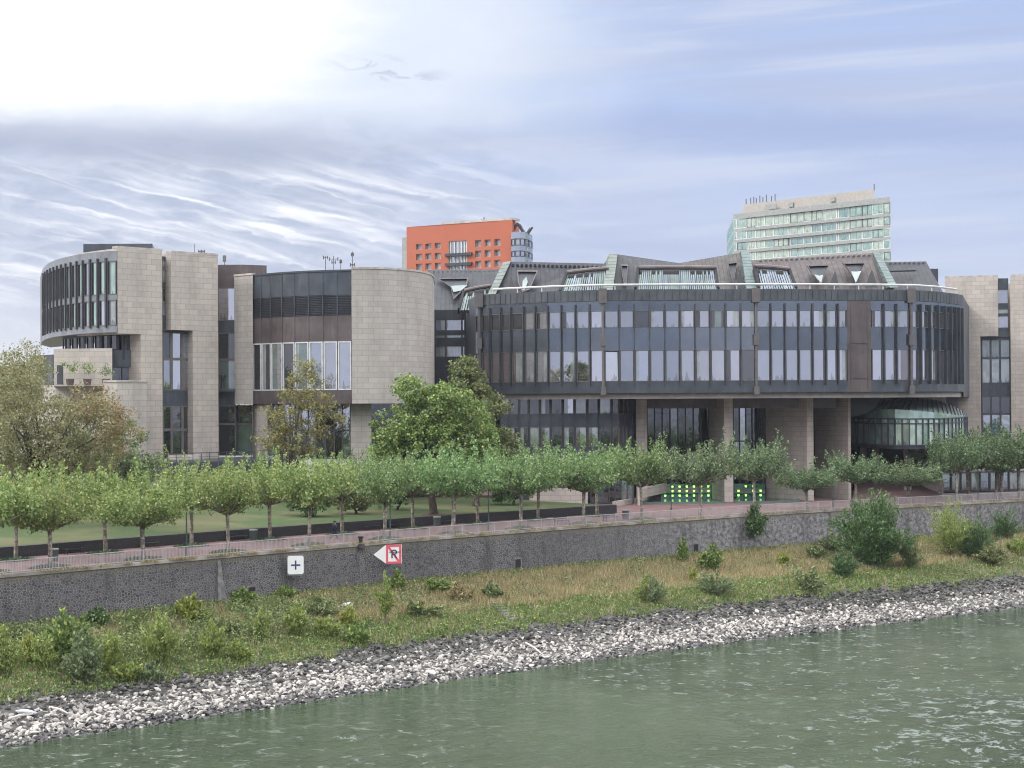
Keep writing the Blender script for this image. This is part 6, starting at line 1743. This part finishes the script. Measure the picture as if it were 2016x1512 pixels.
bench(145, 11.2, 'dark bench at the low wall right of the first litter bin'); bench(294, 11.2, 'dark bench at the low wall behind the third front row tree'); bench(468, 11.2, 'dark bench at the low wall just left of the second litter bin')
bench(731, 11.2, 'dark bench at the low wall behind the street lamp of the arrow sign'); bench(775, 11.2, 'dark bench at the low wall beside another just right of the lamp pole'); bench(880, 11.2, 'dark bench at the low wall right of the third litter bin')
bench(1200, 3.2, 'dark bench near the railing left of the fourth litter bin'); bench(1104, 3.2, 'dark bench near the railing in front of the pale base wall')

# ------------------------------------------------------------------ people: one walking person, one statue behind glass
def figure(base, height, pose, mats, name, label, cat, head=True, yaw=0.0, parts=True):
    t = thing(name, base, label, cat, rz=yaw)
    k = height / 1.78
    def limb(m, pts, rad, n=10, mi=0): m.tube([Vector(p) * k for p in pts], [q * k for q in rad], n, mi)
    J = pose
    import bmesh
    me = bpy.data.meshes.new(name + '_body'); bm = bmesh.new(); lay = bm.verts.layers.skin.verify()
    V = {}
    def add(nm, p, rx, ry=None):
        v = bm.verts.new(Vector(p) * k); v[lay].radius = (rx * k, (ry or rx) * k); V[nm] = v; return v
    add('pelvis', (0, 0, .95), .16, .12)
    V['pelvis'][lay].use_root = True
    add('waist', (0, 0, 1.10), .15, .11); add('chest', (J['lean'], 0, 1.32), .19, .13); add('neck', (J['lean'] * 1.1, 0, 1.48), .06); add('head0', (J['lean'] * 1.2, 0, 1.58), .075, .085); add('head1', (J['lean'] * 1.25, 0, 1.70), .075, .09)
    es = [('pelvis', 'waist'), ('waist', 'chest'), ('chest', 'neck'), ('neck', 'head0'), ('head0', 'head1')]
    for s, sd in ((-1, 'l'), (1, 'r')):
        add('sh' + sd, (J['lean'], s * .19, 1.40), .075); add('el' + sd, J['el' + sd], .052); add('wr' + sd, J['wr' + sd], .036); add('ha' + sd, J['ha' + sd], .04, .025)
        add('hip' + sd, (0, s * .10, .88), .10); add('kn' + sd, J['kn' + sd], .066); add('an' + sd, J['an' + sd], .045); add('to' + sd, J['to' + sd], .04, .035)
        es += [('chest', 'sh' + sd), ('sh' + sd, 'el' + sd), ('el' + sd, 'wr' + sd), ('wr' + sd, 'ha' + sd), ('pelvis', 'hip' + sd), ('hip' + sd, 'kn' + sd), ('kn' + sd, 'an' + sd), ('an' + sd, 'to' + sd)]
    for a, b in es: bm.edges.new((V[a], V[b]))
    bm.to_mesh(me); bm.free()
    o = bpy.data.objects.new('body', me); link(o, t)
    sk = o.modifiers.new('skin', 'SKIN'); sk.use_smooth_shade = True
    ss = o.modifiers.new('sub', 'SUBSURF'); ss.levels = 1; ss.render_levels = 1
    me.materials.append(mats[0])
    if parts:
        m = MB(); c = Vector((J['lean'] * 1.2, 0, 0))
        m.tube([(Vector((J['lean'] * .2, 0, .86))) * k, Vector((0, 0, 1.1)) * k, Vector((J['lean'], 0, 1.34)) * k, Vector((J['lean'] * 1.05, 0, 1.47)) * k], [.21 * k, .20 * k, .235 * k, .10 * k], 12)
        for sd in 'lr':
            s = -1 if sd == 'l' else 1
            m.tube([Vector((J['lean'], s * .17, 1.41)) * k, Vector(J['el' + sd]) * k, Vector(J['wr' + sd]) * k], [.095 * k, .075 * k, .055 * k], 9)
        a = bpy.data.objects.new('jacket', mesh_of(m, 'jacket', mats[1], True)); link(a, t)
        m = MB()
        for sd in 'lr':
            s = -1 if sd == 'l' else 1
            m.tube([Vector((0, s * .09, .93)) * k, Vector(J['kn' + sd]) * k, Vector(J['an' + sd]) * k], [.125 * k, .09 * k, .07 * k], 9)
        a = bpy.data.objects.new('trousers', mesh_of(m, 'trousers', mats[2], True)); link(a, t)
        m = MB(); hx = J['lean'] * 1.25; m.tube([Vector((hx - .02, 0, z)) * k for z in (1.60, 1.66, 1.73, 1.785)], [.095 * k, .108 * k, .098 * k, .03 * k], 10); a = bpy.data.objects.new('hair', mesh_of(m, 'hair', mats[3], True)); link(a, t)
        m = MB(); m.tube([Vector((hx + .095, 0, 1.62)) * k, Vector((hx + .125, 0, 1.60)) * k], [.02 * k, .012 * k], 5)
        for s in (-1, 1): m.tube([Vector((hx, s * .085, 1.60)) * k, Vector((hx, s * .085, 1.66)) * k], [.02 * k, .02 * k], 5)
        a = bpy.data.objects.new('face', mesh_of(m, 'face', mats[0])); link(a, t)
        for sd in 'lr':
            m = MB(); p = Vector(J['an' + sd]); q = Vector(J['to' + sd]); m.tube([(p + Vector((-.06, 0, -.04))) * k, (p + Vector((.02, 0, -.035))) * k, q * k, (q + Vector((.05, 0, 0))) * k], [.05 * k, .058 * k, .05 * k, .025 * k], 8); a = bpy.data.objects.new('shoe', mesh_of(m, 'shoe', mats[4], True)); link(a, t)
    return t
M['skin'] = principled('skin', (.42, .27, .21), .6); M['jacket'] = principled('navy_jacket', (.022, .028, .06), .8); M['jeans'] = principled('dark_jeans', (.035, .05, .10), .85); M['hair'] = principled('dark_hair', (.03, .022, .02), .8); M['shoe'] = principled('pale_shoe', (.36, .36, .38), .7)
walk = dict(lean=.04, ell=(-.10, -.26, 1.14), wrl=(.10, -.22, .98), hal=(.16, -.2, .93), elr=(.16, .27, 1.20), wrr=(.24, .15, 1.46), har=(.20, .11, 1.55),
            knl=(.20, -.10, .50), anl=(.34, -.10, .10), tol=(.50, -.10, .05), knr=(-.10, .10, .50), anr=(-.42, .10, .14), tor=(-.30, .10, .04))
u = u_at(657, off=5.2); q = land(u, 5.2); d = qn(u)
figure((q.x, q.y, 0), 1.80, walk, [M['skin'], M['jacket'], M['jeans'], M['hair'], M['shoe']], 'person', 'person in a dark jacket and blue trousers walking on the promenade, hand at ear', 'person', yaw=math.atan2(-d.x, d.y) + .2)
pst = dict(lean=0, ell=(.02, -.27, 1.12), wrl=(.10, -.24, .90), hal=(.12, -.22, .82), elr=(.0, .28, 1.14), wrr=(.06, .24, .92), har=(.1, .22, .84), knl=(.03, -.11, .5), anl=(0, -.12, .08), tol=(.14, -.13, .03), knr=(.04, .12, .5), anr=(.02, .15, .08), tor=(.16, .17, .03))
M['bronze'] = principled('bronze', (.045, .045, .04), .45, .4)
p = P(438, 767, 199.6)
m = MB(); 
figure((p.x, p.y, p.z), 2.25, pst, [M['bronze']], 'bronze_statue', 'dark standing figure statue on a ledge in the glass strip between the stone towers', 'statue', yaw=-1.57, parts=False)
m = MB(); m.box((p.x + .3, p.y + .1, p.z - .12), (2.4, 1.1, .22)); tag(m.build('statue_ledge', M['dark_metal'], None, loc=p), 'narrow dark ledge carrying the bronze statue between the towers', 'ledge')
# ------------------------------------------------------------------ thin haze over the whole place
def haze():
    m = bpy.data.materials.new('haze_air'); m.use_nodes = True; nt = m.node_tree; nt.nodes.clear(); h = N(nt)
    out = h.n('ShaderNodeOutputMaterial'); v = h.n('ShaderNodeVolumePrincipled', {'Color': (.80, .87, 1.0, 1), 'Density': .00008, 'Anisotropy': .1})
    nt.links.new(v.outputs[0], out.inputs[1])
    b = MB(); b.box((0, 200, 28.5), (1400, 900, 83)); o = b.build('haze', m); o['kind'] = 'stuff'
haze()
